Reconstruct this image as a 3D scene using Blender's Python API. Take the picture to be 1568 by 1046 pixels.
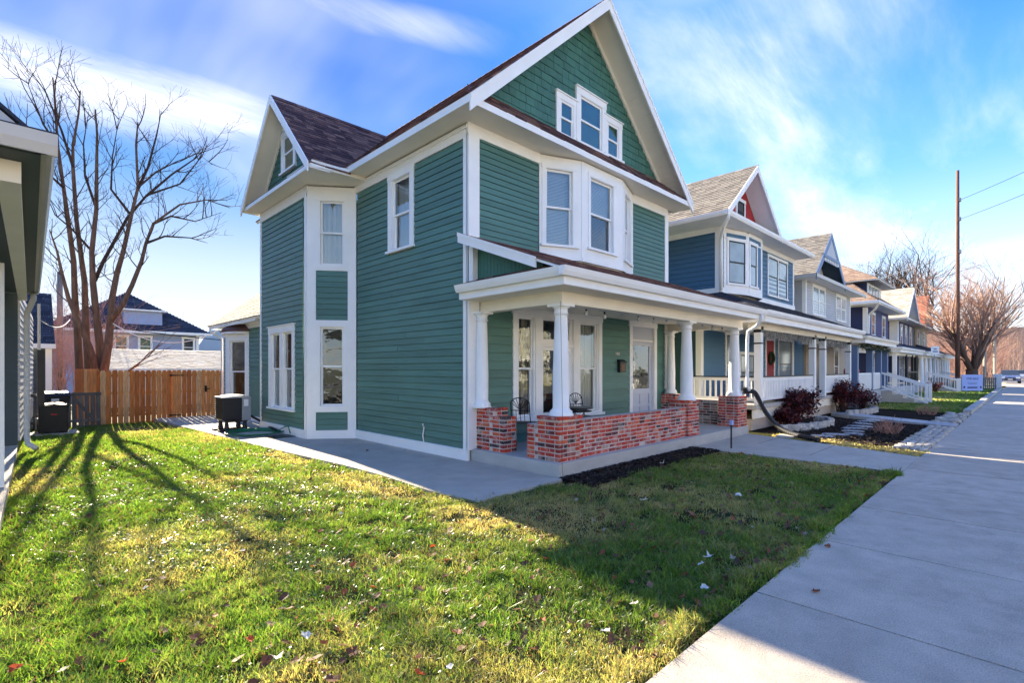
import bpy, math, random
import numpy as np
from mathutils import Vector, Matrix
from bpy_extras import mesh_utils
random.seed(7)
C = bpy.context.scene
for o in list(bpy.data.objects): bpy.data.objects.remove(o)
col = C.collection
# ------------------------------------------------------------ camera
cd = bpy.data.cameras.new('camera'); cam = bpy.data.objects.new('camera', cd); col.objects.link(cam)
cd.sensor_width = 36; cd.lens = 774.83/1568*36; cd.shift_y = 41.3/1568; cd.clip_end = 2000; cd.clip_start = .05
cam.location = (0, 0, 1.70); cam.rotation_euler = (math.radians(90), 0, math.radians(45.557-90)); C.camera = cam
C.render.engine = 'CYCLES'
C.view_settings.view_transform = 'Standard'; C.view_settings.look = 'None'; C.view_settings.gamma = 1
C.view_settings.exposure = 2.52
try: C.view_settings.use_curve_mapping = False
except Exception: pass
# ------------------------------------------------------------ sky and sun
SUN = Vector((.18, 2.0, 1)).normalized()
w = bpy.data.worlds.new('World'); C.world = w; w.use_nodes = True
nt = w.node_tree; N = nt.nodes; L = nt.links; N.clear()
def nd(nt, t, **k):
    n = nt.nodes.new(t)
    for a, v in k.items(): setattr(n, a, v)
    return n
def mth(nt, op, a, b=None, clamp=False):
    n = nt.nodes.new('ShaderNodeMath'); n.operation = op; n.use_clamp = clamp
    for i, v in enumerate((a, b)):
        if v is None: continue
        if isinstance(v, (int, float)): n.inputs[i].default_value = v
        else: nt.links.new(v, n.inputs[i])
    return n.outputs[0]
def mapr(nt, v, a, b, c=0, d=1, smooth=True):
    n = nt.nodes.new('ShaderNodeMapRange'); n.interpolation_type = 'SMOOTHSTEP' if smooth else 'LINEAR'
    nt.links.new(v, n.inputs[0])
    for i, x in enumerate((a, b, c, d)): n.inputs[i+1].default_value = x
    return n.outputs[0]
def mixc(nt, f, a, b, mode='MIX'):
    n = nt.nodes.new('ShaderNodeMix'); n.data_type = 'RGBA'; n.blend_type = mode
    if isinstance(f, (int, float)): n.inputs[0].default_value = f
    else: nt.links.new(f, n.inputs[0])
    for i, v in ((6, a), (7, b)):
        if isinstance(v, tuple): n.inputs[i].default_value = (*v[:3], 1)
        else: nt.links.new(v, n.inputs[i])
    return n.outputs[2]
sky = nd(nt, 'ShaderNodeTexSky', sky_type='NISHITA', sun_disc=False)
sky.sun_elevation = math.asin(SUN.z); sky.sun_rotation = math.atan2(SUN.x, SUN.y)
sky.air_density = 1.0; sky.dust_density = .1; sky.ozone_density = 3.5; sky.altitude = 200
tc = nd(nt, 'ShaderNodeTexCoord'); D = tc.outputs['Generated']
hs = nd(nt, 'ShaderNodeHueSaturation'); hs.inputs['Saturation'].default_value = 1.18; hs.inputs['Value'].default_value = 1.0
L.new(sky.outputs[0], hs.inputs['Color'])
def dotn(v):
    n = nd(nt, 'ShaderNodeVectorMath', operation='DOT_PRODUCT'); L.new(D, n.inputs[0]); n.inputs[1].default_value = v
    return n.outputs['Value']
sep = nd(nt, 'ShaderNodeSeparateXYZ'); L.new(D, sep.inputs[0])
zz = mth(nt, 'ADD', mth(nt, 'MAXIMUM', sep.outputs[2], 0.0), .22)
cx_ = mth(nt, 'DIVIDE', sep.outputs[0], zz); cy_ = mth(nt, 'DIVIDE', sep.outputs[1], zz)
cmb = nd(nt, 'ShaderNodeCombineXYZ'); L.new(cx_, cmb.inputs[0]); L.new(cy_, cmb.inputs[1])
def noise(nt, vec, sc, det=5, rough=.55, dist=0, off=(0, 0, 0), scl=(1, 1, 1), rot=0):
    mp = nt.nodes.new('ShaderNodeMapping'); nt.links.new(vec, mp.inputs[0]); mp.inputs[1].default_value = off; mp.inputs[3].default_value = scl
    mp.inputs[2].default_value = (0, 0, rot)
    n = nt.nodes.new('ShaderNodeTexNoise'); nt.links.new(mp.outputs[0], n.inputs[0])
    n.inputs['Scale'].default_value = sc; n.inputs['Detail'].default_value = det; n.inputs['Roughness'].default_value = rough; n.inputs['Distortion'].default_value = dist
    return n.outputs[0]
n1 = noise(nt, cmb.outputs[0], 1.0, 5, .52, .35, (3.1, 1.7, 0), (1, .55, 1), .9)
n2 = noise(nt, cmb.outputs[0], .55, 4, .5, .4, (8.3, 4.7, 0))
wisp = mth(nt, 'MULTIPLY', mapr(nt, n1, .42, .78), mapr(nt, n2, .34, .58))
def band(nrm, width, lo, hi, axis, soft=.25):
    d = mth(nt, 'ABSOLUTE', mth(nt, 'ADD', dotn(nrm), mth(nt, 'MULTIPLY', mth(nt, 'SUBTRACT', n1, .5), .14)))
    b = mapr(nt, d, width, width*.05)
    a = dotn(axis)
    return mth(nt, 'MULTIPLY', b, mth(nt, 'MULTIPLY', mapr(nt, a, lo, lo+soft), mapr(nt, a, hi, hi-soft)))
b1 = band((.055, .392, -.918), .066, -.6, .42, (1, 0, 0), .2)
b2 = band((.261, .483, -.836), .040, .12, .62, (1, 0, 0), .18)
n5 = noise(nt, cmb.outputs[0], 3.2, 8, .68, .5, (2, 5, 0), (.35, 1.6, 1), -.35)
fib = mapr(nt, n5, .30, .66, .35, 1.0)
rt = mapr(nt, dotn((.94, .10, .10)), .62, .96)          # thin high cloud gathers low in the street's direction
rw = mth(nt, 'MULTIPLY', rt, mapr(nt, noise(nt, cmb.outputs[0], 1.25, 7, .56, .35, (1.3, 6.1, 0), (.7, 1.3, 1), .5), .38, .74))
low = mapr(nt, sep.outputs[2], .36, .02)
low = mth(nt, 'MULTIPLY', low, .35)
m = mth(nt, 'MAXIMUM', mth(nt, 'MULTIPLY', wisp, .62), mth(nt, 'MULTIPLY', mth(nt, 'MULTIPLY', b1, fib), .84))
m = mth(nt, 'MAXIMUM', m, mth(nt, 'MULTIPLY', mth(nt, 'MULTIPLY', b2, fib), .45)); m = mth(nt, 'MAXIMUM', m, mth(nt, 'MULTIPLY', mth(nt, 'MULTIPLY', rw, fib), .95)); m = mth(nt, 'MAXIMUM', m, low)
DU = 2.45                                                # one display unit in sky units at this strength and exposure
cr = nd(nt, 'ShaderNodeValToRGB'); el = cr.color_ramp.elements
for k, (p, c) in enumerate(((0, (.86, .93, 1.0)), (.13, (.58, .76, 1.0)), (.30, (.17, .44, .96)), (.48, (.045, .235, .88)), (.7, (.035, .18, .80)), (1, (.08, .22, .8)))):
    e = el[k] if k < 2 else el.new(.5)
    e.position = p; e.color = (*[v*DU for v in c], 1)
L.new(sep.outputs[2], cr.inputs[0])
damp = mapr(nt, dotn(tuple(SUN)), .60, .98, 1.0, .10)
kk = nd(nt, 'ShaderNodeCombineColor')
for i in range(3): L.new(damp, kk.inputs[i])
nish = mixc(nt, 1.0, hs.outputs[0], kk.outputs[0], 'MULTIPLY')
blue = mixc(nt, .72, nish, cr.outputs[0])
skyc = mixc(nt, m, blue, (1.16*DU, 1.14*DU, 1.18*DU))
bg = nd(nt, 'ShaderNodeBackground'); L.new(skyc, bg.inputs[0]); bg.inputs[1].default_value = .10
ow = nd(nt, 'ShaderNodeOutputWorld'); L.new(bg.outputs[0], ow.inputs[0])
sd = bpy.data.lights.new('sun', 'SUN'); sd.energy = 4.0; sd.angle = math.radians(.55); sd.color = (1, .86, .64)
so = bpy.data.objects.new('sun', sd); col.objects.link(so); so.rotation_euler = SUN.to_track_quat('Z', 'Y').to_euler(); so.location = (5, 30, 30)

# ------------------------------------------------------------ materials
def pm(name, c, rough=.65, var=.12, scale=3, bump=0, bscale=80, spec=.35, rnd=0, ramp=None, dirt=0, metal=0, streak=None, islands=None, coat=0, smear=0, grit=0):
    m = bpy.data.materials.new(name); m.use_nodes = True; nt = m.node_tree; b = nt.nodes['Principled BSDF']
    g = nt.nodes.new('ShaderNodeNewGeometry'); P = g.outputs['Position']
    base = c
    if ramp or islands:
        cr = nt.nodes.new('ShaderNodeValToRGB'); cols = ramp or islands; cr.color_ramp.interpolation = 'CONSTANT' if ramp else 'LINEAR'
        e = cr.color_ramp.elements
        while len(e) < len(cols): e.new(.5)
        for i, (p, cc) in enumerate(cols): e[i].position = p; e[i].color = (*cc, 1)
        if ramp:
            oi = nt.nodes.new('ShaderNodeObjectInfo'); nt.links.new(oi.outputs['Random'], cr.inputs[0])
        else: nt.links.new(g.outputs['Random Per Island'], cr.inputs[0])
        base = cr.outputs[0]
    elif rnd:
        oi = nt.nodes.new('ShaderNodeObjectInfo')
        f = mapr(nt, oi.outputs['Random'], 0, 1, 1-rnd, 1+rnd, False)
        k = nt.nodes.new('ShaderNodeCombineColor')
        for i in range(3): nt.links.new(f, k.inputs[i])
        base = mixc(nt, 1.0, c, k.outputs[0], 'MULTIPLY')
    n = noise(nt, P, scale, 6, .6, 0, (0, 0, 0), streak or (1, 1, 1))
    f = mapr(nt, n, .25, .75, 1-var, 1+var, False)
    k = nt.nodes.new('ShaderNodeCombineColor')
    for i in range(3): nt.links.new(f, k.inputs[i])
    cc = mixc(nt, 1.0, base, k.outputs[0], 'MULTIPLY')
    if dirt:
        n2 = noise(nt, P, 1.3, 8, .7, .5, (5, 3, 1)); cc = mixc(nt, mth(nt, 'MULTIPLY', mapr(nt, n2, .5, .78), dirt), cc, (.12, .105, .085))
    if grit:
        n4 = noise(nt, P, 95, 3, .8, 0, (9, 1, 2)); f4 = mapr(nt, n4, .3, .7, 1-grit, 1+grit, False); k4 = nt.nodes.new('ShaderNodeCombineColor')
        for i in range(3): nt.links.new(f4, k4.inputs[i])
        cc = mixc(nt, 1.0, cc, k4.outputs[0], 'MULTIPLY')
    if smear:
        n3 = noise(nt, P, 7, 6, .7, .3, (2, 7, 4)); cc = mixc(nt, mth(nt, 'MULTIPLY', mapr(nt, n3, .48, .66), smear), cc, (.58, .49, .44))
    nt.links.new(cc, b.inputs['Base Color'])
    b.inputs['Roughness'].default_value = rough; b.inputs['Specular IOR Level'].default_value = spec; b.inputs['Metallic'].default_value = metal
    if coat: b.inputs['Coat Weight'].default_value = coat
    if bump:
        bn = noise(nt, P, bscale, 4, .6, 0, (0, 0, 0), streak or (1, 1, 1)); bp = nt.nodes.new('ShaderNodeBump'); bp.inputs['Strength'].default_value = bump; bp.inputs['Distance'].default_value = .01
        nt.links.new(bn, bp.inputs['Height']); nt.links.new(bp.outputs[0], b.inputs['Normal'])
    return m
M = {}
M['white'] = pm('white_paint', (.87, .86, .83), .5, .05, 2, .05, 50, dirt=.05)
M['cream'] = pm('cream_paint', (.84, .78, .66), .55, .05, 2)
M['green'] = pm('green_siding_paint', (.082, .188, .155), .5, .16, 1.4, .25, 22, rnd=.09, streak=(.6, .6, 3), dirt=.10)
M['shake'] = pm('green_shingle_paint', (.055, .162, .125), .6, .14, 3, .25, 60, rnd=.10)
M['blueshade'] = pm('blue_siding_shaded', (.035, .085, .085), .6, .1, 2)  # blue house side wall: shade and greenish reflection put into the colour
M['blue'] = pm('blue_siding', (.050, .135, .235), .5, .08, 1, rnd=.05)
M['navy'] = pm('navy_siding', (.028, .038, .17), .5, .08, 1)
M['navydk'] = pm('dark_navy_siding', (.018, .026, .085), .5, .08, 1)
M['lgrey'] = pm('pale_grey_siding', (.46, .47, .50), .5, .05, 1)
M['tansid'] = pm('tan_siding', (.46, .38, .30), .6, .06, 1)
M['olive'] = pm('olive_siding', (.30, .29, .20), .6, .06, 1)
M['slate'] = pm('slate_grey_siding', (.055, .075, .085), .6, .08, 1)
M['paleblue'] = pm('pale_blue_siding', (.30, .36, .52), .6, .06, 1)
M['red'] = pm('red_paint', (.36, .016, .020), .5, .1, 2)
M['post_blue'] = pm('post_blue', (.13, .20, .34), .5, .05, 1)
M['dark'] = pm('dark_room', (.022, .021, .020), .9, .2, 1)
M['black'] = pm('black_metal', (.012, .012, .014), .4, .1, 4)
M['blackpl'] = pm('black_plastic', (.018, .018, .022), .45, .15, 5)
M['grey'] = pm('grey_metal', (.30, .32, .35), .45, .05, 3, metal=.2)
M['bulbg'] = pm('bulb_glass', (.55, .56, .58), .1, .02, 3, spec=.8)
M['galv'] = pm('gutter_grey', (.56, .53, .48), .5, .06, 2)
M['conc'] = pm('concrete', (.47, .42, .345), .85, .16, 1.8, .5, 140, dirt=.28, grit=.18)
M['side'] = pm('sidewalk_concrete', (.47, .41, .335), .85, .20, 3.2, .7, 130, rnd=.07, dirt=.42, grit=.32)
M['found'] = pm('porch_concrete', (.42, .41, .38), .85, .14, 1.6, .2, 120, dirt=.3, streak=(1, 1, 3))
M['mulch'] = pm('mulch_bed', (.022, .014, .010), 1, .5, 14, .8, 60, spec=.05)
M['chip'] = pm('mulch_chip', (.03, .02, .015), .9, .3, 8, islands=[(0, (.010, .007, .006)), (.55, (.032, .020, .014)), (1, (.085, .055, .038))])
M['soil'] = pm('lawn_soil', (.045, .046, .020), 1.0, .55, 11, 1.0, 45, spec=.0)
M['ground'] = pm('ground_turf', (.12, .12, .06), .95, .35, .5, .5, 30)
M['asphalt'] = pm('asphalt', (.16, .155, .15), .85, .15, 2, .3, 150)
M['mortar'] = pm('mortar', (.56, .48, .43), .95, .22, 9, .6, 90)
M['brick'] = pm('brick', (.4, .1, .07), .85, .42, 16, .9, 70, smear=.5, ramp=[(0, (.52, .058, .030)), (.26, (.42, .046, .028)), (.46, (.28, .038, .03)), (.60, (.60, .115, .05)), (.74, (.15, .035, .032)), (.84, (.055, .036, .036)), (.91, (.40, .27, .22)), (.96, (.30, .09, .07))])
M['brickw'] = pm('weathered_brick', (.4, .1, .07), .9, .4, 14, .6, 90, ramp=[(0, (.20, .06, .045)), (.25, (.30, .24, .20)), (.55, (.19, .15, .13)), (.75, (.38, .33, .28)), (.9, (.09, .06, .055))])
M['roofm'] = pm('brown_shingle', (.1, .06, .05), .9, .2, 30, .5, 140, islands=[(0, (.040, .020, .028)), (.3, (.085, .042, .046)), (.6, (.14, .075, .068)), (.85, (.24, .14, .115)), (1, (.055, .028, .036))])
M['roofg'] = pm('grey_brown_shingle', (.2, .18, .15), .9, .2, 20, .4, 120, islands=[(0, (.16, .14, .12)), (.5, (.23, .205, .17)), (1, (.30, .27, .22))])
M['rooft'] = pm('tan_shingle', (.3, .26, .2), .9, .2, 20, .4, 120, islands=[(0, (.42, .35, .26)), (.5, (.52, .45, .35)), (1, (.62, .55, .44))])
M['roofs'] = pm('sandy_shingle', (.3, .26, .2), .9, .25, 20, .5, 120, islands=[(0, (.10, .075, .052)), (.5, (.145, .115, .082)), (1, (.20, .165, .125))])
M['roofo'] = pm('orange_brown_shingle', (.3, .16, .1), .9, .2, 20, .4, 120, islands=[(0, (.24, .15, .10)), (.5, (.31, .21, .15)), (1, (.40, .29, .21))])
M['roofr'] = pm('red_tile', (.36, .09, .05), .9, .2, 20, islands=[(0, (.32, .08, .045)), (1, (.42, .13, .07))])
M['roofk'] = pm('charcoal_shingle', (.03, .035, .05), .9, .2, 20, .4, 120, islands=[(0, (.018, .022, .036)), (.6, (.034, .040, .060)), (1, (.055, .060, .082))])
M['cedar'] = pm('cedar_board', (.40, .17, .06), .75, .42, 5, smear=0, dirt=.5, bump=.2, bscale=60, streak=(6, 6, .5), ramp=[(0, (.62, .215, .055)), (.25, (.52, .155, .035)), (.5, (.70, .28, .085)), (.7, (.56, .18, .045)), (.88, (.76, .42, .19))])
M['oldwood'] = pm('weathered_board', (.17, .155, .14), .9, .25, 5, .3, 60, streak=(5, 5, .6), rnd=.25)
M['pole'] = pm('pole_wood', (.16, .085, .06), .9, .3, 4, .3, 60, streak=(5, 5, .4))
M['bark'] = pm('bark', (.14, .085, .058), .95, .45, 5, 1.0, 30, streak=(4, 4, .8))
M['barkred'] = pm('bark_orange', (.15, .085, .055), .95, .5, 3, 1.0, 26, streak=(4, 4, .8))
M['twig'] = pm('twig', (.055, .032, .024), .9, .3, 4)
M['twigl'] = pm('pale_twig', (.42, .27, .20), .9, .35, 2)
M['twigr'] = pm('red_twig', (.44, .24, .18), .9, .4, 2)
M['stone'] = pm('pale_stone', (.48, .45, .40), .9, .2, 8, .6, 60, rnd=.12, dirt=.25)
M['flag'] = pm('flagstone', (.44, .43, .42), .9, .12, 5, .3, 60, rnd=.1)
M['hose'] = pm('hose_green', (.02, .16, .075), .4, .1, 3)
M['pipe'] = pm('drain_pipe_black', (.014, .015, .020), .45, .1, 3)
M['redlabel'] = pm('red_badge', (.55, .02, .03), .4, .02, 3)
M['paperw'] = pm('white_label', (.78, .78, .76), .6, .03, 3)
M['signb'] = pm('sign_pale_blue', (.36, .46, .80), .5, .03, 3)
M['ink'] = pm('blue_ink', (.02, .03, .14), .6, .03, 3)
M['curtain'] = pm('sheer_curtain', (.62, .62, .58), .9, .08, 3, streak=(6, 6, .3))
M['curtaind'] = pm('lined_curtain', (.46, .41, .34), .9, .08, 3)
M['blind'] = pm('blind_slat', (.62, .68, .74), .6, .03, 3)
M['door'] = pm('pale_grey_door', (.52, .55, .62), .45, .04, 2)
M['bronze'] = pm('bronze_box', (.10, .045, .025), .35, .2, 10, metal=.5)
M['garland'] = pm('garland_needles', (.03, .05, .025), .9, .4, 10)
M['lace'] = pm('icicle_lights_wire', (.30, .30, .29), .8, .3, 6)
M['paint_car'] = pm('car_blue_paint', (.06, .10, .22), .25, .03, 2, spec=.6, coat=.6)
M['paint_carw'] = pm('car_silver_paint', (.45, .46, .48), .25, .03, 2, spec=.6, coat=.6)
M['tyre'] = pm('tyre', (.02, .02, .02), .8, .1, 5)
M['hill'] = pm('brushwood', (.44, .29, .22), .95, .35, 1.5)
def leafmat(name, cols, trans=.4):
    m = bpy.data.materials.new(name); m.use_nodes = True; nt = m.node_tree; b = nt.nodes['Principled BSDF']
    g = nt.nodes.new('ShaderNodeNewGeometry'); cr = nt.nodes.new('ShaderNodeValToRGB'); e = cr.color_ramp.elements
    while len(e) < len(cols): e.new(.5)
    for i, (p, c) in enumerate(cols): e[i].position = p; e[i].color = (*c, 1)
    nt.links.new(g.outputs['Random Per Island'], cr.inputs[0]); nt.links.new(cr.outputs[0], b.inputs['Base Color']); b.inputs['Roughness'].default_value = .6
    t = nt.nodes.new('ShaderNodeBsdfTranslucent'); nt.links.new(cr.outputs[0], t.inputs[0]); ms = nt.nodes.new('ShaderNodeMixShader'); ms.inputs[0].default_value = trans
    nt.links.new(b.outputs[0], ms.inputs[1]); nt.links.new(t.outputs[0], ms.inputs[2]); nt.links.new(ms.outputs[0], nt.nodes['Material Output'].inputs[0])
    return m
M['burg'] = leafmat('burgundy_leaf', [(0, (.030, .010, .014)), (.45, (.09, .018, .022)), (.8, (.24, .03, .025)), (1, (.16, .10, .075))])
M['litter'] = leafmat('fallen_leaf', [(0, (.13, .05, .025)), (.35, (.22, .10, .045)), (.6, (.08, .034, .02)), (.82, (.26, .12, .05)), (.93, (.40, .09, .03)), (1, (.50, .42, .32))])
M['leafw'] = leafmat('pale_leaf', [(0, (.66, .64, .60)), (1, (.72, .68, .60))], .2)
M['leafr'] = leafmat('red_leaf', [(0, (.55, .07, .02)), (1, (.50, .12, .03))], .4)
M['leafb'] = leafmat('brown_leaf', [(0, (.30, .11, .045)), (1, (.22, .07, .035))], .3)
# grass blades: colour per blade comes from an attribute
m = bpy.data.materials.new('grass_blade'); m.use_nodes = True; nt = m.node_tree; b = nt.nodes['Principled BSDF']
at = nt.nodes.new('ShaderNodeAttribute'); at.attribute_name = 'Col'; nt.links.new(at.outputs[0], b.inputs['Base Color'])
b.inputs['Roughness'].default_value = .33; b.inputs['Specular IOR Level'].default_value = .55
t = nt.nodes.new('ShaderNodeBsdfTranslucent'); tcol = mixc(nt, 1.0, at.outputs[0], (1.6, 1.6, .8), 'MULTIPLY'); nt.links.new(tcol, t.inputs[0])
ms = nt.nodes.new('ShaderNodeMixShader'); ms.inputs[0].default_value = .5; nt.links.new(b.outputs[0], ms.inputs[1]); nt.links.new(t.outputs[0], ms.inputs[2]); nt.links.new(ms.outputs[0], nt.nodes['Material Output'].inputs[0])
M['grass'] = m
M['clover'] = leafmat('ground_cover_leaf', [(0, (.10, .20, .035)), (.5, (.16, .26, .06)), (.85, (.16, .18, .07)), (1, (.24, .21, .12))], .35)
M['clover'].node_tree.nodes['Principled BSDF'].inputs['Roughness'].default_value = .34
M['clover'].node_tree.nodes['Principled BSDF'].inputs['Specular IOR Level'].default_value = .5
# window glass
def glassmat(name, tint, ior=1.5, add=.06):
    m = bpy.data.materials.new(name); m.use_nodes = True; nt = m.node_tree; nt.nodes.remove(nt.nodes['Principled BSDF'])
    tr = nt.nodes.new('ShaderNodeBsdfTransparent'); tr.inputs[0].default_value = (*tint, 1)
    gl = nt.nodes.new('ShaderNodeBsdfGlossy'); gl.inputs['Roughness'].default_value = .015; gl.inputs[0].default_value = (.9, .95, 1, 1)
    g = nt.nodes.new('ShaderNodeNewGeometry'); wv = noise(nt, g.outputs['Position'], 2.2, 3, .5); bp = nt.nodes.new('ShaderNodeBump'); bp.inputs['Strength'].default_value = .35; bp.inputs['Distance'].default_value = .03
    nt.links.new(wv, bp.inputs['Height']); nt.links.new(bp.outputs[0], gl.inputs['Normal'])
    fr = nt.nodes.new('ShaderNodeFresnel'); fr.inputs[0].default_value = ior
    f = mth(nt, 'ADD', mth(nt, 'MULTIPLY', fr.outputs[0], 1.6), add, True)
    ms = nt.nodes.new('ShaderNodeMixShader'); nt.links.new(f, ms.inputs[0]); nt.links.new(tr.outputs[0], ms.inputs[1]); nt.links.new(gl.outputs[0], ms.inputs[2]); nt.links.new(ms.outputs[0], nt.nodes['Material Output'].inputs[0])
    return m
M['glass'] = glassmat('window_glass', (.82, .86, .86))
M['glassb'] = glassmat('screened_glass', (.35, .38, .40), 1.5, .03)
M['glassd'] = pm('dark_far_glass', (.03, .04, .05), .06, .1, 1, spec=.9)
M['glassl'] = pm('bright_far_glass', (.30, .36, .38), .08, .25, 1.5, spec=.9)

# ------------------------------------------------------------ helpers
OFF = {}
def T(o, label=None, cat=None, group=None, kind=None):
    if label: o['label'] = label
    if cat: o['category'] = cat
    if group: o['group'] = group
    if kind: o['kind'] = kind
    return o
def link(o, parent=None):
    col.objects.link(o)
    if parent is not None: o.parent = parent
    return o
def thing(name, loc, label, cat, group=None):
    o = bpy.data.objects.new(name, None); o.empty_display_size = .2; o.location = loc; link(o); OFF[o.name] = Vector(loc)
    return T(o, label, cat, group)
def off(parent):
    return OFF[parent.name] if parent is not None and parent.name in OFF else Vector((0, 0, 0))
class MB:
    def __init__(s): s.v = []; s.f = []
    def add(s, vs, fs):
        n = len(s.v); s.v += [tuple(v) for v in vs]; s.f += [tuple(i+n for i in f) for f in fs]; return s
    def hexa(s, p): # p: 8 points bottom 4 then top 4
        return s.add(p, [(0, 3, 2, 1), (4, 5, 6, 7), (0, 1, 5, 4), (1, 2, 6, 5), (2, 3, 7, 6), (3, 0, 4, 7)])
    def box(s, x0, y0, z0, x1, y1, z1):
        return s.hexa([(x0, y0, z0), (x1, y0, z0), (x1, y1, z0), (x0, y1, z0), (x0, y0, z1), (x1, y0, z1), (x1, y1, z1), (x0, y1, z1)])
    def fb(s, F, u0, u1, z0, z1, d0, d1, taper=None):
        p = F.P; t = d1 if taper is None else taper
        return s.hexa([p(u0, z0, d0), p(u0, z0, d1), p(u1, z0, d1), p(u1, z0, d0), p(u0, z1, d0), p(u0, z1, t), p(u1, z1, t), p(u1, z1, d0)])
    def prism(s, pts, vec):
        n = len(pts); vec = Vector(vec); a = [Vector(p) for p in pts]; b = [p+vec for p in a]
        return s.add(a+b, [tuple(range(n))[::-1], tuple(range(n, 2*n))]+[(i, (i+1) % n, n+(i+1) % n, n+i) for i in range(n)])
    def bar(s, a, b, w, h=None, up=(0, 0, 1)):
        a = Vector(a); b = Vector(b); d = (b-a).normalized(); h = h or w; upv = Vector(up)
        if abs(d.dot(upv)) > .98: upv = Vector((0, 1, 0))
        sx = d.cross(upv).normalized()*w/2; sy = sx.cross(d).normalized()*h/2
        return s.hexa([a-sx-sy, a+sx-sy, a+sx+sy, a-sx+sy, b-sx-sy, b+sx-sy, b+sx+sy, b-sx+sy])
    def tube(s, path, rad, n=8, cap=True):
        path = [Vector(p) for p in path]; k = len(path)
        if not hasattr(rad, '__len__'): rad = [rad]*k
        vs = []; prev = None
        for i, p in enumerate(path):
            d = (path[min(i+1, k-1)]-path[max(i-1, 0)]).normalized()
            if prev is None: r = d.cross(Vector((0, 0, 1)) if abs(d.z) < .95 else Vector((1, 0, 0))).normalized()
            else:
                r = prev-d*prev.dot(d)
                r = r.normalized() if r.length > 1e-6 else d.orthogonal().normalized()
            prev = r; q = d.cross(r)
            vs += [p+(r*math.cos(2*math.pi*j/n)+q*math.sin(2*math.pi*j/n))*rad[i] for j in range(n)]
        fs = [(i*n+j, i*n+(j+1) % n, (i+1)*n+(j+1) % n, (i+1)*n+j) for i in range(k-1) for j in range(n)]
        if cap: fs += [tuple(range(n))[::-1], tuple((k-1)*n+j for j in range(n))]
        return s.add(vs, fs)
    def lathe(s, c, prof, n=16):
        vs = [(c[0]+r*math.cos(2*math.pi*j/n), c[1]+r*math.sin(2*math.pi*j/n), c[2]+z) for r, z in prof for j in range(n)]; k = len(prof)
        fs = [(i*n+j, i*n+(j+1) % n, (i+1)*n+(j+1) % n, (i+1)*n+j) for i in range(k-1) for j in range(n)]
        return s.add(vs, fs+[tuple(range(n))[::-1], tuple((k-1)*n+j for j in range(n))])
    def build(s, name, mat, parent=None, smooth=False, kind=None, label=None, bevel=0):
        o_ = off(parent); me = bpy.data.meshes.new(name)
        me.from_pydata([(v[0]-o_.x, v[1]-o_.y, v[2]-o_.z) for v in s.v], [], s.f); me.materials.append(M[mat] if isinstance(mat, str) else mat)
        if smooth: me.polygons.foreach_set('use_smooth', [True]*len(me.polygons))
        o = bpy.data.objects.new(name, me); link(o, parent); OFF[o.name] = o_
        if bevel:
            bv = o.modifiers.new('b', 'BEVEL'); bv.width = bevel; bv.segments = 2; bv.limit_method = 'ANGLE'
        return T(o, label=label, kind=kind)
class Fr:
    def __init__(s, p0, p1):
        s.p0 = Vector((p0[0], p0[1], 0)); d = Vector((p1[0]-p0[0], p1[1]-p0[1], 0)); s.L = d.length; s.u = d.normalized(); s.n = Vector((s.u.y, -s.u.x, 0)); s.ang = math.atan2(s.u.y, s.u.x)
    def P(s, u, z, d=0):
        v = s.p0+s.u*u+s.n*d; return Vector((v.x, v.y, z))
# unit meshes shared by alike pieces
def unit(name, mat, pts=None):
    me = bpy.data.meshes.new(name); b = MB()
    if pts is None: b.box(0, 0, 0, 1, 1, 1)
    else: b.hexa(pts)
    me.from_pydata(b.v, [], b.f); me.materials.append(M[mat]); return me
def piece(name, me, parent, loc, rot, scale):
    o = bpy.data.objects.new(name, me); link(o, parent); o.location = Vector(loc)-off(parent); o.rotation_euler = rot; o.scale = scale; return o
# clapboard: unit length along x, height along z, outward along -y
WEDGE = [(0, 0, 0), (1, 0, 0), (1, -1, 0), (0, -1, 0), (0, -.62, .895), (1, -.62, .895), (1, -.02, .895), (0, -.02, .895), (0, -.02, 1), (1, -.02, 1), (0, 0, 1), (1, 0, 1)]
UM = {}
def wedge(mat):
    if ('w', mat) not in UM:
        me = bpy.data.meshes.new('clapboard_'+mat); p = WEDGE; b = MB(); b.add(p, [(0, 1, 2, 3), (3, 2, 5, 4), (4, 5, 6, 7), (7, 6, 9, 8), (8, 9, 11, 10), (10, 11, 1, 0), (0, 3, 4, 7, 8, 10), (1, 11, 9, 6, 5, 2)])
        me.from_pydata(b.v, [], b.f); me.materials.append(M[mat]); UM[('w', mat)] = me
    return UM[('w', mat)]
def rows(F, u0, u1, z0, z1, e, openings, top=None):
    z = z0; k = 0
    while z < z1-.01:
        h = min(e, z1-z); zm = z+h/2; ints = [(u0, u1)]
        if top: a, b_ = top(zm); ints = [(max(u0, a), min(u1, b_))] if b_ > a else []
        for (a, b_, c, d) in openings:
            if c < zm < d:
                nx = []
                for (p, q) in ints:
                    if b_ <= p or a >= q: nx.append((p, q))
                    else:
                        if a > p: nx.append((p, a))
                        if b_ < q: nx.append((b_, q))
                ints = nx
        for (p, q) in ints:
            if q-p > .03: yield p, q, z, h
        z += e; k += 1
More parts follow.
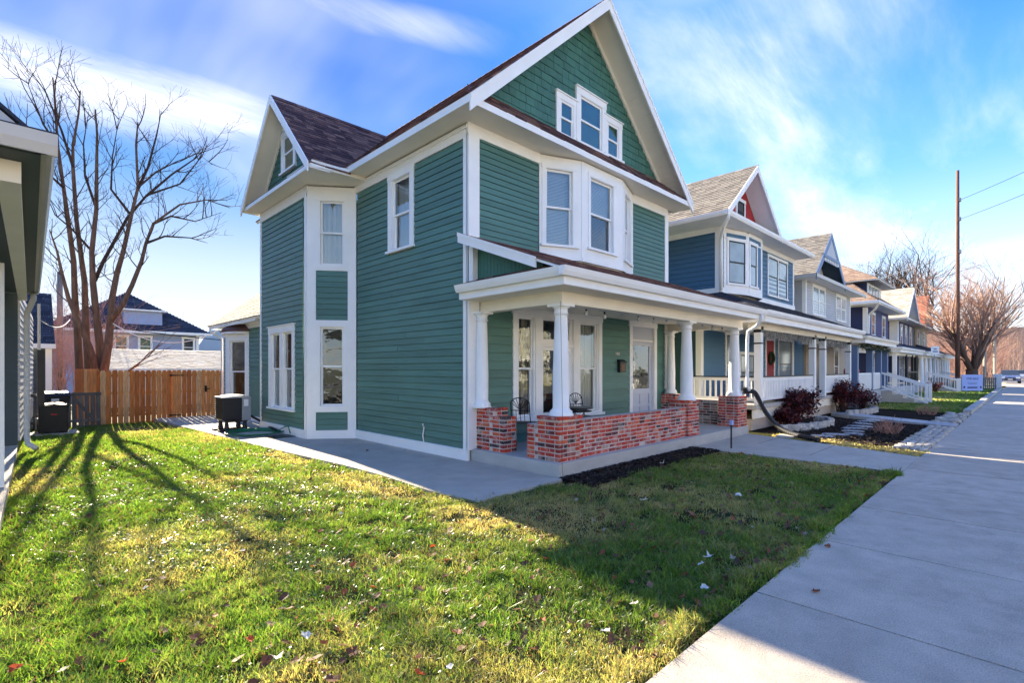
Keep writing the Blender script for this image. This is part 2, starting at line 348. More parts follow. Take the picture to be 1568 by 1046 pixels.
def clap(F, u0, u1, z0, z1, e, openings, mat, parent, th=.027, joined=False, top=None, name='siding'):
    if joined:
        b = MB()
        for p, q, z, h in rows(F, u0, u1, z0, z1, e, openings, top): b.fb(F, p, q, z, z+h-.015, -.0, th, th*.6); b.fb(F, p, q, z, z+h, -.02, .002)
        o = b.build(name, mat, parent); T(o, kind='stuff'); return o
    for p, q, z, h in rows(F, u0, u1, z0, z1, e, openings, top):
        # long runs are butted from two boards
        cuts = [p, q]
        if q-p > 3.2: cuts = [p, p+(q-p)*random.uniform(.3, .7), q]
        for a, c in zip(cuts, cuts[1:]):
            piece('clapboard', wedge(mat), parent, F.P(a, z, 0), (random.uniform(-.004, .004), 0, F.ang), (c-a-.002, th*random.uniform(.9, 1.15), h+.0005))
def window(F, u0, u1, z0, z1, parent, tr=.11, sill=True, sashes=1, fill='dark', glass='glass', sashmat='white', casing='white', head=True, mull=.07, split=.5, screen=False, deep=True, topf=None, name='window', curtain_side=None, proud=.042):
    """Casing outer box u0..u1, z0..z1 (metres); double-hung sashes set back inside it."""
    b = MB(); a, c, lo, hi = u0+tr, u1-tr, z0+(.05 if sill else tr), z1-tr
    b.fb(F, u0, a, lo, hi, -.02, proud); b.fb(F, c, u1, lo, hi, -.02, proud); b.fb(F, u0-.01, u1+.01, hi, z1, -.02, proud+.006)
    if head: b.fb(F, u0-.03, u1+.03, z1, z1+.025, -.02, proud+.035)
    dj = -.12 if deep else .0
    b.fb(F, a-.012, a+.012, lo, hi, dj, proud-.006); b.fb(F, c-.012, c+.012, lo, hi, dj, proud-.006); b.fb(F, a, c, hi-.012, hi+.01, dj, proud-.006)
    n = sashes; wd = (c-a-mull*(n-1))/n
    for i in range(1, n): b.fb(F, a+i*wd+(i-1)*mull, a+i*(wd+mull), lo, hi, dj, proud-.002)
    wo = b.build(name, casing, parent)
    if sill: s_ = MB().fb(F, u0-.04, u1+.04, z0, lo+.001, -.1 if deep else 0, proud+.045); s_.build('sill', casing, wo)
    else: MB().fb(F, u0+.001, u1-.001, z0, lo, -.1 if deep else 0, proud+.004).build('sill', casing, wo)
    d1, d2 = (-.035, -.07) if deep else (.022, .012)
    for i in range(n):
        p = a+i*(wd+mull)+.013; q = a+i*(wd+mull)+wd-.013; zm = lo+(hi-lo)*split; st = .042
        for (za, zb, dd) in ((zm-.02, hi-.012, d1), (lo, zm+.02, d2)):
            s_ = MB(); s_.fb(F, p, p+st, za, zb, dd-.02, dd+.012); s_.fb(F, q-st, q, za, zb, dd-.02, dd+.012); s_.fb(F, p+st, q-st, za, za+st, dd-.02, dd+.012); s_.fb(F, p+st, q-st, zb-st, zb, dd-.02, dd+.012)
            s_.build('sash', sashmat, wo)
            g = MB(); g.add([F.P(p+st-.003, za+st-.003, dd), F.P(q-st+.003, za+st-.003, dd), F.P(q-st+.003, zb-st+.003, dd), F.P(p+st-.003, zb-st+.003, dd)], [(0, 1, 2, 3)])
            g.build('pane', glass if not (screen and za < zm-.03) else 'glassb', wo)
        f = fill[i] if isinstance(fill, (list, tuple)) else fill
        if not deep: continue
        if f == 'blind':
            s_ = MB(); z = lo+.01
            while z < hi-.02:
                s_.fb(F, p, q, z, z+.024, -.135, -.118, -.128); z += .031
            s_.build('blind', 'blind', wo)
        elif f == 'curtain' or f == 'sidecurtain':
            s_ = MB(); k = 40; vs = []; fs = []; rngs = [(p-.01, q+.01)] if f == 'curtain' else [(p-.01, p+(q-p)*.42), (p+(q-p)*.62, q+.01)]
            for (ra, rb) in rngs:
                base = len(vs)
                for j in range(k+1):
                    uu = ra+(rb-ra)*j/k; dd = -.17+.018*math.sin(uu*75)+.009*math.sin(uu*131+1)
                    vs += [F.P(uu, lo-.02, dd), F.P(uu, hi+.02, dd*.98)]
                fs += [(base+2*j, base+2*j+2, base+2*j+3, base+2*j+1) for j in range(k)]
            s_.add(vs, fs).build('curtain', 'curtain' if f == 'curtain' else 'curtaind', wo)
        elif f == 'shade':
            MB().fb(F, p, q, lo+(hi-lo)*.45, hi, -.14, -.13).build('blind', 'blind', wo)
    return wo
def poly_int(poly, s):
    xs = []
    for i in range(len(poly)):
        (a0, s0), (a1, s1) = poly[i], poly[(i+1) % len(poly)]
        if (s0 <= s < s1) or (s1 <= s < s0): xs.append(a0+(a1-a0)*(s-s0)/(s1-s0))
    xs.sort(); return list(zip(xs[::2], xs[1::2]))
def roof(pts, mat, parent, deckmat='white', e=.14, wtab=.31, th=.06, tabs=True, name='roof', flipcheck=True, under='white'):
    """Sloped roof plane: pts[0]->pts[1] is the eave, counter-clockwise seen from above/outside."""
    P = [Vector(p) for p in pts]; a = (P[1]-P[0]).normalized(); n = None
    nn = Vector((0, 0, 0))
    for i in range(len(P)): nn += (P[i]-P[0]).cross(P[(i+1) % len(P)]-P[0])
    n = nn.normalized()
    if n.z < 0: n = -n
    s = n.cross(a)
    if s.z < 0: s = -s
    dk = MB(); dk.prism([p-n*.012 for p in P], -n*th); d = dk.build(name, under, parent)
    pl = [((p-P[0]).dot(a), (p-P[0]).dot(s)) for p in P]; smax = max(q[1] for q in pl); smin = min(q[1] for q in pl)
    b = MB(); k = 0; z = smin
    if not tabs:
        b.prism([p+n*.006 for p in P], -n*.016); return d, b.build('shingles', mat, parent, kind='stuff')
    while z < smax-.01:
        for (x0, x1) in poly_int(pl, min(z+e*.5, smax-.002)):
            x0 -= .015; x1 += .015; x = x0-random.uniform(0, wtab)
            while x < x1:
                ww = wtab*random.uniform(.55, 1.3); p, q = max(x, x0), min(x+ww, x1); x += ww
                if q-p < .02: continue
                o_ = P[0]+a*p+s*z; l = a*(q-p-.006); dz = random.uniform(-.006, .006); t1 = n*(random.uniform(.012, .02)); up = s*(e+.02)
                A = o_+s*dz; b.add([A-n*.012, A+l-n*.012, A+l+t1, A+t1, A+up-n*.012, A+l+up-n*.012, A+l+up+n*.002, A+up+n*.002], [(0, 1, 2, 3), (3, 2, 6, 7), (0, 3, 7, 4), (1, 5, 6, 2)])
        z += e; k += 1
    o = b.build('shingles', mat, parent, kind='stuff'); return d, o
def shakes(F, tri, e, parent, mat, openings=(), indiv=0, name='shingle', wr=(.12, .24)):
    """Wall shingles inside polygon tri given in (u,z)."""
    zs = [p[1] for p in tri]; z = min(zs); out = []
    while z < max(zs)-.02:
        for (a, c) in poly_int(tri, z+e*.5):
            ints = [(a, c)]
            for (p, q, lo, hi) in openings:
                if lo < z+e/2 < hi:
                    nx = []
                    for (x, y) in ints:
                        if q <= x or p >= y: nx.append((x, y))
                        else:
                            if p > x: nx.append((x, p))
                            if q < y: nx.append((q, y))
                    ints = nx
            for (p, q) in ints:
                x = p-random.uniform(0, .15)
                while x < q:
                    ww = random.uniform(*wr); l, r = max(x, p), min(x+ww, q); x += ww
                    if r-l > .015: out.append((l, r, z+random.uniform(-.006, .006), e))
        z += e
    out.sort(key=lambda t: (F.P((t[0]+t[1])/2, t[2])-Vector((0, 0, 1.7))).length)
    for (l, r, z, h) in out[:indiv]: piece(name, wedge(mat), parent, F.P(l, z, 0), (0, 0, F.ang), (r-l-.005, .022*random.uniform(.8, 1.3), h+.01))
    b = MB()
    for (l, r, z, h) in out[indiv:]: b.fb(F, l, r-.005, z, z+h+.01, -.01, .024, .008)
    if b.v: b.build('shingle_courses', mat, parent, kind='stuff')
def column(x, y, z0, z1, r0, r1, parent, name='column', base=True, plinth=.0, mat='white'):
    b = MB(); h = z1-z0
    if base:
        b.lathe((x, y, z0), [(r0*1.5, 0), (r0*1.5, .035), (r0*1.34, .05), (r0*1.38, .08), (r0*1.1, .11), (r0, .14), (r0*1.02, h*.35), (r1*1.02, h-.20), (r1*1.0, h-.17), (r1*1.22, h-.16), (r1*1.22, h-.145), (r1*1.04, h-.13), (r1*1.1, h-.07), (r1*1.42, h-.05), (r1*1.42, h-.04)], 20)
        b2 = MB(); k = r1*1.55; b2.box(x-k, y-k, z1-.04, x+k, y+k, z1)
        o = b.build(name, mat, parent, smooth=False)
        me = o.data; me.polygons.foreach_set('use_smooth', [len(p.vertices) == 4 for p in me.polygons])
        b2.build('capital', mat, o)
    return o
UB = {}
def brickrun(parent, region, face, mat='brick', holes=(), e=.071, L=.19, dep=.095, seed=0, lay=None):
    """Running-bond bricks on one face of a masonry block: region x0,y0,z0,x1,y1,z1; face in '-x','-y','+x','+y' or 'wall' (full depth along x) / 'wally'."""
    if mat not in UB: UB[mat] = unit('brick_'+mat, mat, [(.02, .03, .05), (.98, .03, .05), (.98, .97, .05), (.02, .97, .05), (.0, .03, .97), (1, .0, .97), (1, 1, .97), (0, 1, .97)])
    x0, y0, z0, x1, y1, z1 = region; rnd = random.Random(seed); k = 0; z = z0
    while z < z1-.03:
        h = e-.013
        axis = 'x' if face in ('-y', '+y', 'wall') else 'y'
        a0, a1 = (x0, x1) if axis == 'x' else (y0, y1)
        if face in ('-x', '+x'):
            a0 += dep+.008 if k % 2 == 0 else 0
        if face in ('-y', '+y'): 
            if k % 2 == 1: a0 += dep+.008
        a = a0-(L*.5 if k % 2 else 0)
        while a < a1-.03:
            l = L*(rnd.choice((1, 1, 1, .5)) if rnd.random() < .25 else 1)
            p, q = max(a, a0), min(a+l, a1); a += l+.012
            if q-p < .04: continue
            if any(hp < (p+q)/2 < hq and hz0 < z+.03 < hz1 for hp, hq, hz0, hz1 in holes): continue
            j = rnd.uniform(-.004, .004); jo = rnd.uniform(0, .006)
            if face == '-y': loc = (p, y0-jo, z+j*.5); sc = (q-p, dep, h)
            elif face == '+y': loc = (p, y1-dep+jo, z); sc = (q-p, dep, h)
            elif face == '-x': loc = (x0-jo, p, z+j*.5); sc = (dep, q-p, h)
            elif face == '+x': loc = (x1-dep+jo, p, z); sc = (dep, q-p, h)
            elif face == 'wall': loc = (p, y0-jo, z+j*.5); sc = (q-p, y1-y0+jo*2, h)
            else: loc = (x0-jo, p, z+j*.5); sc = (x1-x0+jo*2, q-p, h)
            piece('brick', UB[mat], parent, loc, (0, rnd.uniform(-.006, .006), rnd.uniform(-.004, .004)), sc)
        z += e; k += 1
# ============================================================ GROUND, PAVEMENT
def sheet(name, pts, z, mat, parent=None, kind='structure', th=.0):
    b = MB()
    if th: b.prism([(x, y, z-th) for x, y in pts], (0, 0, th))
    else: b.add([(x, y, z) for x, y in pts], [tuple(range(len(pts)))])
    return b.build(name, mat, parent, kind=kind if parent is None else None)
# ground: one gridded sheet, dipping slightly behind the fence
b = MB(); b.add([(-400, -400, -.16), (600, -400, -.16), (600, 600, -.16), (-400, 600, -.16)], [(0, 1, 2, 3)]); b.build('ground', 'ground', kind='structure')
LAWN = [(-.05, 1.452), (10.30, 1.452), (10.34, 3.0), (10.38, 4.46), (8, 4.52), (5.9, 4.40), (5.9, 4.99), (5.2, 4.97), (4.22, 4.93), (4.10, 5.8), (4.16, 7.2), (4.12, 8.4), (3.83, 11.7), (3.68, 14.2), (3.47, 17.6), (3.35, 20.8), (-.3, 20.8), (-.3, 16.5), (-.02, 14.6), (-.12, 7.05), (-.16, 3)]
def gh(x, y):
    """lawn surface height: a gentle crown and a dip towards the fence"""
    return .012*math.sin(x*1.3+.5)*math.sin(y*.8)+(-.10*min(1, max(0, (y-16)/4.5)))-.035
def inpoly(x, y, P):
    c = False; j = len(P)-1
    for i in range(len(P)):
        xi, yi = P[i]; xj, yj = P[j]
        if (yi > y) != (yj > y) and x < (xj-xi)*(y-yi)/(yj-yi)+xi: c = not c
        j = i
    return c
b = MB(); nx, ny = 44, 80; gx0, gx1, gy0, gy1 = -.6, 10.8, 1.2, 21.4
for j in range(ny+1):
    for i in range(nx+1):
        x = gx0+(gx1-gx0)*i/nx; y = gy0+(gy1-gy0)*j/ny; b.v.append((x, y, gh(x, y)))
for j in range(ny):
    for i in range(nx): a = j*(nx+1)+i; b.f.append((a, a+1, a+nx+2, a+nx+1))
b.build('lawn', 'soil', kind='structure', smooth=True)
# side yard concrete and front walk
pt = sheet('side_path', [(4.22, 4.93), (5.3, 4.98), (5.99, 5.0), (5.99, 7.24), (5.94, 11.5), (5.02, 12.2), (5.02, 15.4), (5.5, 15.4), (5.5, 20.8), (3.35, 20.8), (3.47, 17.6), (3.68, 14.2), (3.83, 11.7), (4.12, 8.4), (4.16, 7.2), (4.10, 5.8)], .0, 'conc', th=.14)
fw = sheet('front_walk', [(10.34, 1.45), (12.38, 1.45), (12.62, 2.1), (13.05, 3.35), (13.42, 4.5), (13.6, 5.07), (10.42, 5.07), (10.38, 4.46)], .002, 'conc', th=.12)
MB().box(11.1, 2.98, -.05, 12.92, 2.988, .0035).build('joint', 'mulch', fw); MB().box(12.0, 4.26, -.05, 13.33, 4.268, .0035).build('joint', 'mulch', fw)
sw = bpy.data.objects.new('sidewalk', None); link(sw); T(sw, kind='structure')
SLAB = unit('pavement_slab', 'side'); x = -4.48; k = 0
while x < 128:
    w_ = 1.70
    piece('slab', SLAB, sw, (x+.009, -1.15, -.12), (0, 0, 0), (w_-.018, 2.596 if x < 60 else 2.596, .12+random.uniform(-.002, .002))); x += w_
sheet('soil_under_sidewalk', [(-30, -1.3), (140, -1.3), (140, 1.46), (-30, 1.46)], -.035, 'mulch')
sheet('road', [(-60, -11), (160, -11), (160, -3.2), (-60, -3.2)], -.12, 'asphalt')
b = MB(); b.box(-60, -3.2, -.15, 160, -3.05, .0); b.build('kerb', 'conc', kind='structure')
sheet('verge', [(-60, -3.05), (160, -3.05), (160, -1.2), (-60, -1.2)], -.03, 'ground')
# ============================================================ GREEN HOUSE
X0, Y0, X1 = 5.95, 7.2, 13.25
H = thing('green_house', (9.5, 12, 0), 'two storey green clapboard house with white trim and brown shingle roof, nearest the camera', 'house')
Fs = Fr((X0, 11.5), (X0, Y0)); Ff = Fr((5.03, 12.18), (X0, 11.5)); Fw = Fr((5.03, 15.4), (5.03, 12.18)); Fk = Fr((5.5, 20.7), (5.5, 15.4)); Fr_ = Fr((X0, Y0), (X1, Y0))
FR = 5.97   # underside of the frieze
# --- main side wall
wS = (1.52, 2.54, 4.24, FR+.02)
clap(Fs, .08, 4.24, .20, FR, .134, [(wS[0]+.05, wS[1]-.05, wS[2]+.03, 9)], 'green', H)
window(Fs, *wS, H, tr=.15, fill='curtain', split=.5, head=False)
b = MB(); b.fb(Fs, 0, 4.3, .0, .19, -.02, .045); b.fb(Fs, 0, 4.3, .19, .205, -.02, .055, .03); b.build('skirt_board', 'white', H)
# --- wing face
wW = (.68, 2.50, .60, 2.82)
clap(Fw, .06, 3.0, .20, FR-.06, .134, [(wW[0]+.05, wW[1]-.05, wW[2]+.03, wW[3]-.04)], 'green', H)
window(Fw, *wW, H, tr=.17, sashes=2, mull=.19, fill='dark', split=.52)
b = MB(); b.fb(Fw, 0, 3.22, .0, .19, -.02, .045); b.fb(Fw, 0, 3.22, .19, .205, -.02, .055, .03); b.build('skirt_board', 'white', H)
b = MB(); b.fb(Fw, 0, .10, .2, FR-.04, -.02, .04); b.fb(Fw, 3.11, 3.22, .2, FR-.04, -.02, .04); b.build('corner_board', 'white', H)
# --- angled bay facet
Lf = Ff.L
b = MB(); b.fb(Ff, 0, .20, .2, 6.1, -.02, .04); b.fb(Ff, Lf-.20, Lf, .2, 6.1, -.02, .04); b.fb(Ff, .20, Lf-.20, 5.86, 6.1, -.02, .036); b.fb(Ff, .2, Lf-.2, 4.07, 4.13, -.02, .036); b.fb(Ff, .2, Lf-.2, 2.80, 2.87, -.02, .036); b.fb(Ff, .2, Lf-.2, .64, .70, -.02, .036)
b.fb(Ff, 0, Lf, 0, .2, -.02, .05); b.build('corner_board', 'white', H)
clap(Ff, .2, Lf-.2, .205, .64, .134, [], 'green', H); clap(Ff, .2, Lf-.2, 2.87, 4.07, .134, [], 'green', H)
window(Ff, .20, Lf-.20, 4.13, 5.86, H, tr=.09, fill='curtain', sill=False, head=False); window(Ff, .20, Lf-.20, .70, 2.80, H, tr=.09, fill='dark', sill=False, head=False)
# --- front, upper storey
UZ = 4.0
ub = [(7.82-X0, 11.43-X0)]
clap(Fr_, .2, ub[0][0], UZ, FR+.03, .115, [], 'green', H); clap(Fr_, ub[0][1], 7.16, UZ, FR+.03, .115, [], 'green', H)
b = MB(); b.fb(Fr_, -.04, .22, .2, FR+.05, -.02, .045); b.fb(Fs, 4.18, 4.30, .2, FR+.05, -.02, .04); b.build('corner_board', 'white', H)
b = MB(); b.fb(Fr_, 7.12, 7.30, .2, FR+.05, -.02, .04); b.box(X1, Y0-.02, .2, X1+.04, Y0+.15, FR); b.build('corner_board', 'white', H)
B = [(7.85, 7.2), (8.76, 6.80), (10.34, 6.80), (11.42, 7.2)]
for i, (p, q, fill) in enumerate(((B[0], B[1], 'blind'), (B[1], B[2], 'blind'), (B[2], B[3], 'blind'))):
    F = Fr(p, q); b = MB(); m_ = .0
    lo = 4.30 if i != 1 else 4.34; s0, s1 = ((.06, F.L-.12), (.22, F.L-.30), (.10, F.L-.26))[i]
    b.fb(F, 0, s0, 4.02, 6.2, -.02, .03); b.fb(F, s1, F.L, 4.02, 6.2, -.02, .03); b.fb(F, s0, s1, 6.03, 6.2, -.02, .03); b.fb(F, s0, s1, 4.02, lo-.01, -.02, .03); b.fb(F, -.01, F.L+.01, 4.02, 4.09, -.0, .06)
    b.build('bay_panel', 'white', H)
    window(F, s0, s1, lo-.02, 6.03, H, tr=.085, fill=fill, head=False, split=.5, screen=(i == 1), proud=.045)
MB().prism([(*B[0], 4.0), (*B[1], 4.0), (*B[2], 4.0), (*B[3], 4.0)], (0, 0, .03)).build('bay_floor', 'white', H)
# --- front, lower storey on the porch
gA, gB = 7.06-X0, 10.06-X0; dA, dB = 11.27-X0, 12.62-X0
clap(Fr_, .2, 7.12, .215, 2.93, .163, [(gA+.05, gB-.05, .70, 9), (dA+.03, dB-.03, 0, 9)], 'green', H)
clap(Fr_, .2, 7.12, 2.93, 4.0, .163, [(ub[0][0]+.2, ub[0][0]+.3, 9, 9)], 'green', H, joined=True)
b = MB(); b.fb(Fr_, gA-.02, gB+.02, 2.80, 2.95, -.02, .048)
for a_ in (gA, gA+.66, gA+1.92, gA+2.87): b.fb(Fr_, a_, a_+.13 if a_ != gA+.66 else a_+.20, .62, 2.80, -.05, .042) if a_ != gA+1.92 else b.fb(Fr_, a_, a_+.22, .62, 2.80, -.05, .042)
b.build('window_group_casing', 'white', H); MB().fb(Fr_, gA-.05, gB+.05, .60, .66, -.1, .09).build('window_group_sill', 'white', H)
window(Fr_, gA+.13, gA+.66, .66, 2.80, H, tr=.035, fill='sidecurtain', sill=True, head=False, split=.48, proud=.02)
window(Fr_, gA+2.14, gA+2.87, .66, 2.80, H, tr=.035, fill='curtain', sill=True, head=False, split=.48, proud=.02)
pw = MB(); c0, c1 = gA+.86, gA+1.92
for (za, zb) in ((.66, 2.16), (2.24, 2.80)):
    pw.fb(Fr_, c0, c0+.09, za, zb, -.08, -.02); pw.fb(Fr_, c1-.09, c1, za, zb, -.08, -.02); pw.fb(Fr_, c0+.09, c1-.09, za, za+.09, -.08, -.02); pw.fb(Fr_, c0+.09, c1-.09, zb-.07, zb, -.08, -.02)
pw.fb(Fr_, c0, c1, 2.16, 2.24, -.08, .03); pwo = pw.build('picture_window', 'white', H)
for (za, zb) in ((.74, 2.10), (2.32, 2.74)): MB().add([Fr_.P(c0+.08, za, -.05), Fr_.P(c1-.08, za, -.05), Fr_.P(c1-.08, zb, -.05), Fr_.P(c0+.08, zb, -.05)], [(0, 1, 2, 3)]).build('pane', 'glass', pwo)
# --- front door with glazed upper half
dr = MB(); dr.fb(Fr_, dA, dA+.13, .215, 2.86, -.1, .04); dr.fb(Fr_, dB-.13, dB, .215, 2.86, -.1, .04); dr.fb(Fr_, dA-.02, dB+.02, 2.80, 2.95, -.1, .045); dr.fb(Fr_, dA+.13, dB-.13, 2.42, 2.46, -.1, .01)
dr.build('door_casing', 'white', H)
MB().add([Fr_.P(dA+.13, 2.46, -.04), Fr_.P(dB-.13, 2.46, -.04), Fr_.P(dB-.13, 2.8, -.04), Fr_.P(dA+.13, 2.8, -.04)], [(0, 1, 2, 3)]).build('transom_pane', 'door', H)
d0, d1 = dA+.13, dB-.13; dm = MB(); dm.fb(Fr_, d0, d0+.14, .24, 2.42, -.09, -.045); dm.fb(Fr_, d1-.14, d1, .24, 2.42, -.09, -.045); dm.fb(Fr_, d0+.14, d1-.14, .24, .42, -.09, -.045); dm.fb(Fr_, d0+.14, d1-.14, 1.02, 1.16, -.09, -.045); dm.fb(Fr_, d0+.14, d1-.14, 2.30, 2.42, -.09, -.045)
dm.fb(Fr_, d0+.14, d1-.14, .42, 1.02, -.09, -.068); mid = (d0+d1)/2
dm.fb(Fr_, mid-.045, mid+.045, .42, 1.02, -.07, -.048); dm.fb(Fr_, d0+.14, mid-.045, .68, .75, -.07, -.048); dm.fb(Fr_, mid+.045, d1-.14, .68, .75, -.07, -.048)
do = dm.build('door', 'door', H); MB().add([Fr_.P(d0+.14, 1.16, -.06), Fr_.P(d1-.14, 1.16, -.06), Fr_.P(d1-.14, 2.30, -.06), Fr_.P(d0+.14, 2.30, -.06)], [(0, 1, 2, 3)]).build('pane', 'glass', do)
MB().fb(Fr_, d0+.03, d0+.08, 1.30, 1.52, -.045, -.02).build('handle', 'bronze', do)
# house number and letter box
def text(s_, size, F, u, z, d, mat, parent, name='number', align='LEFT', ext=.003):
    cu = bpy.data.curves.new(name, 'FONT'); cu.body = s_; cu.size = size; cu.extrude = ext; cu.align_x = align
    o = bpy.data.objects.new(name, cu); dg = None
    col.objects.link(o); bpy.context.view_layer.update(); me = bpy.data.meshes.new_from_object(o.evaluated_get(bpy.context.evaluated_depsgraph_get())); bpy.data.objects.remove(o)
    me.materials.clear(); me.materials.append(M[mat]); o = bpy.data.objects.new(name, me); link(o, parent)
    o.location = F.P(u, z, d)-off(parent); o.rotation_euler = (math.radians(90), 0, F.ang); return o
text('1421', .105, Fr_, 10.62-X0, 2.03, .035, 'paperw', H, 'house_number')
mbx = thing('letter_box', (10.86, 7.15, 1.75), 'small bronze wall letter box beside the front door of the green house', 'letter box')
b = MB(); F = Fr_; b.fb(F, 4.78, 5.04, 1.60, 1.86, .02, .10); b.hexa([F.P(4.76, 1.86, .02), F.P(4.76, 1.84, .125), F.P(5.06, 1.84, .125), F.P(5.06, 1.86, .02), F.P(4.76, 1.93, .02), F.P(4.76, 1.87, .125), F.P(5.06, 1.87, .125), F.P(5.06, 1.93, .02)]); b.build('box', 'black', mbx, bevel=.004)
MB().fb(F, 4.83, 4.99, 1.64, 1.81, .10, .106).build('front_plate', 'bronze', mbx)
# --- frieze, soffit and fascia
b = MB(); b.fb(Fs, 0, 4.26, FR, 6.19, -.02, .035); b.fb(Fs, 0, 4.3, 6.12, 6.19, .0, .06); b.build('frieze_board', 'white', H)
b = MB(); b.fb(Fw, 0, 3.22, FR-.10, 6.12, -.02, .035); b.build('frieze_board', 'white', H)
b = MB(); b.fb(Fr_, -.04, 1.9, FR+.03, 6.22, -.02, .035); b.build('frieze_board', 'white', H); b = MB(); b.fb(Fr_, 5.47, 7.30, FR+.03, 6.22, -.02, .035); b.build('frieze_board', 'white', H)
EX0, EX1, EY, EZ = 5.48, 13.52, 6.62, 6.22
b = MB(); b.box(EX0, EY, EZ, X0+.1, 11.3, EZ+.025); b.box(X0+.1, EY, EZ, EX1, Y0+.05, EZ+.024); b.box(X1-.1, Y0, EZ, EX1, 17.0, EZ+.025); b.build('soffit', 'cream', H)
b = MB(); b.box(4.6, 10.94, 6.13, 6.1, 12.3, 6.155); b.box(4.6, 12.3, 6.13, 5.1, 15.46, 6.155); b.build('soffit', 'cream', H); b = MB(); b.box(4.62, 10.96, 6.16, 6.2, 12.4, 6.28); b.build('soffit', 'cream', H)
b = MB(); b.box(EX0-.025, EY-.025, EZ-.01, EX0, 10.95, EZ+.12); b.box(EX0, EY-.025, EZ-.01, EX1+.025, EY, EZ+.12); b.box(EX1, EY, EZ-.01, EX1+.025, 17, EZ+.12); b.build('fascia', 'white', H)
b = MB(); b.box(4.575, 10.93, 6.11, 4.6, 15.48, 6.20); b.prism([(4.6, 10.93, 6.11), (EX0, 10.95, 6.20), (EX0, 10.95, 6.30), (4.6, 10.93, 6.2)], (0, .025, 0)); b.build('fascia', 'white', H)
# --- main roof
RX, RZ, SL = 9.5, 10.02, .918
ez = RZ-(RX-EX0)*SL+.03
VALL = []
roof([(EX0-.03, 17.2, ez), (EX0-.03, EY-.03, ez), (RX, EY-.03, RZ), (RX, 17.2, RZ)], 'roofm', H, under='cream', th=.07)
roof([(EX1+.03, EY-.03, ez), (EX1+.03, 17.2, ez), (RX, 17.2, RZ), (RX, EY-.03, RZ)], 'roofm', H, under='cream', th=.07)
b = MB()
for i in range(34): b.prism([(RX-.13, 6.6+i*.31, RZ-.085), (RX, 6.6+i*.31, RZ+.035), (RX+.13, 6.6+i*.31, RZ-.085)], (0, .325, .006))
b.build('ridge_cap', 'roofm', H)
# pent roof strip below the front gable
roof([(EX0+.0, EY-.03, EZ+.115), (EX1-.0, EY-.03, EZ+.115), (EX1-.5, Y0-.03, EZ+.66), (EX0+.5, Y0-.03, EZ+.66)], 'roofm', H, th=.02, e=.13)
# barge boards and rake trim
def rake(y0, y1, dz0, dz1, name, x_l=EX0-.02, x_r=EX1+.02, zc=RZ, mat='white'):
    for sx in (-1, 1):
        xe = x_l if sx < 0 else x_r; zl = RZ-abs(xe-RX)*SL
        b = MB(); b.prism([(xe, y0, zl-dz1), (xe, y0, zl-dz0), (RX, y0, zc-dz0), (RX, y0, zc-dz1)], (0, y1-y0, 0)); b.build(name, mat, H)
rake(EY-.06, EY-.025, -.02, .26, 'barge_board'); rake(EY-.075, EY-.06, -.025, .05, 'rake_moulding')
rake(Y0-.05, Y0-.0, .07, .24, 'rake_frieze', EX0+.4, EX1-.4, mat='cream')
# soffit boards under the front verge
for sx in (-1, 1):
    b = MB(); n_ = 34
    for i in range(n_):
        x0_ = RX+sx*(.05+i*.118); x1_ = x0_+sx*.112; za = RZ-abs(x0_-RX)*SL-.085; zb = RZ-abs(x1_-RX)*SL-.085
        b.prism([(x0_, EY-.02, za), (x1_, EY-.02, zb), (x1_, EY-.02, zb-.012), (x0_, EY-.02, za-.012)], (0, .60, 0))
    b.build('verge_soffit', 'cream', H, kind='stuff')
# gable wall shingles
Fg = Fr((X0, Y0), (X1, Y0)); gw = [(2.42, 3.14, 6.6, 7.74), (3.14, 4.20, 6.6, 8.10), (4.20, 4.95, 6.6, 7.84)]
tri = [(-.05, 6.66), (7.15, 6.66), (RX-X0, 6.66+3.60*SL-.14)]
zt = RZ-.22
tri = [(RX-X0-(zt-6.62)/SL, 6.62), (RX-X0+(zt-6.62)/SL, 6.62), (RX-X0, zt)]
MB().prism([(X0+u, Y0+.02, z) for u, z in [(tri[0][0]-.25, 6.3), (tri[1][0]+.25, 6.3), (RX-X0, zt+.12)]], (0, .03, 0)).build('gable_sheathing', 'shake', H)
shakes(Fg, tri, .172, H, 'shake', [(a+.03, c-.03, lo, hi-.03) for a, c, lo, hi in gw], indiv=300)
window(Fg, 2.42, 3.14, 6.80, 7.74, H, tr=.13, fill='shade', head=True, proud=.05, deep=False); window(Fg, 4.20, 4.95, 6.86, 7.84, H, tr=.13, fill='shade', head=True, proud=.05, deep=False); window(Fg, 3.10, 4.24, 6.82, 8.10, H, tr=.15, fill='shade', head=True, proud=.065, deep=False)
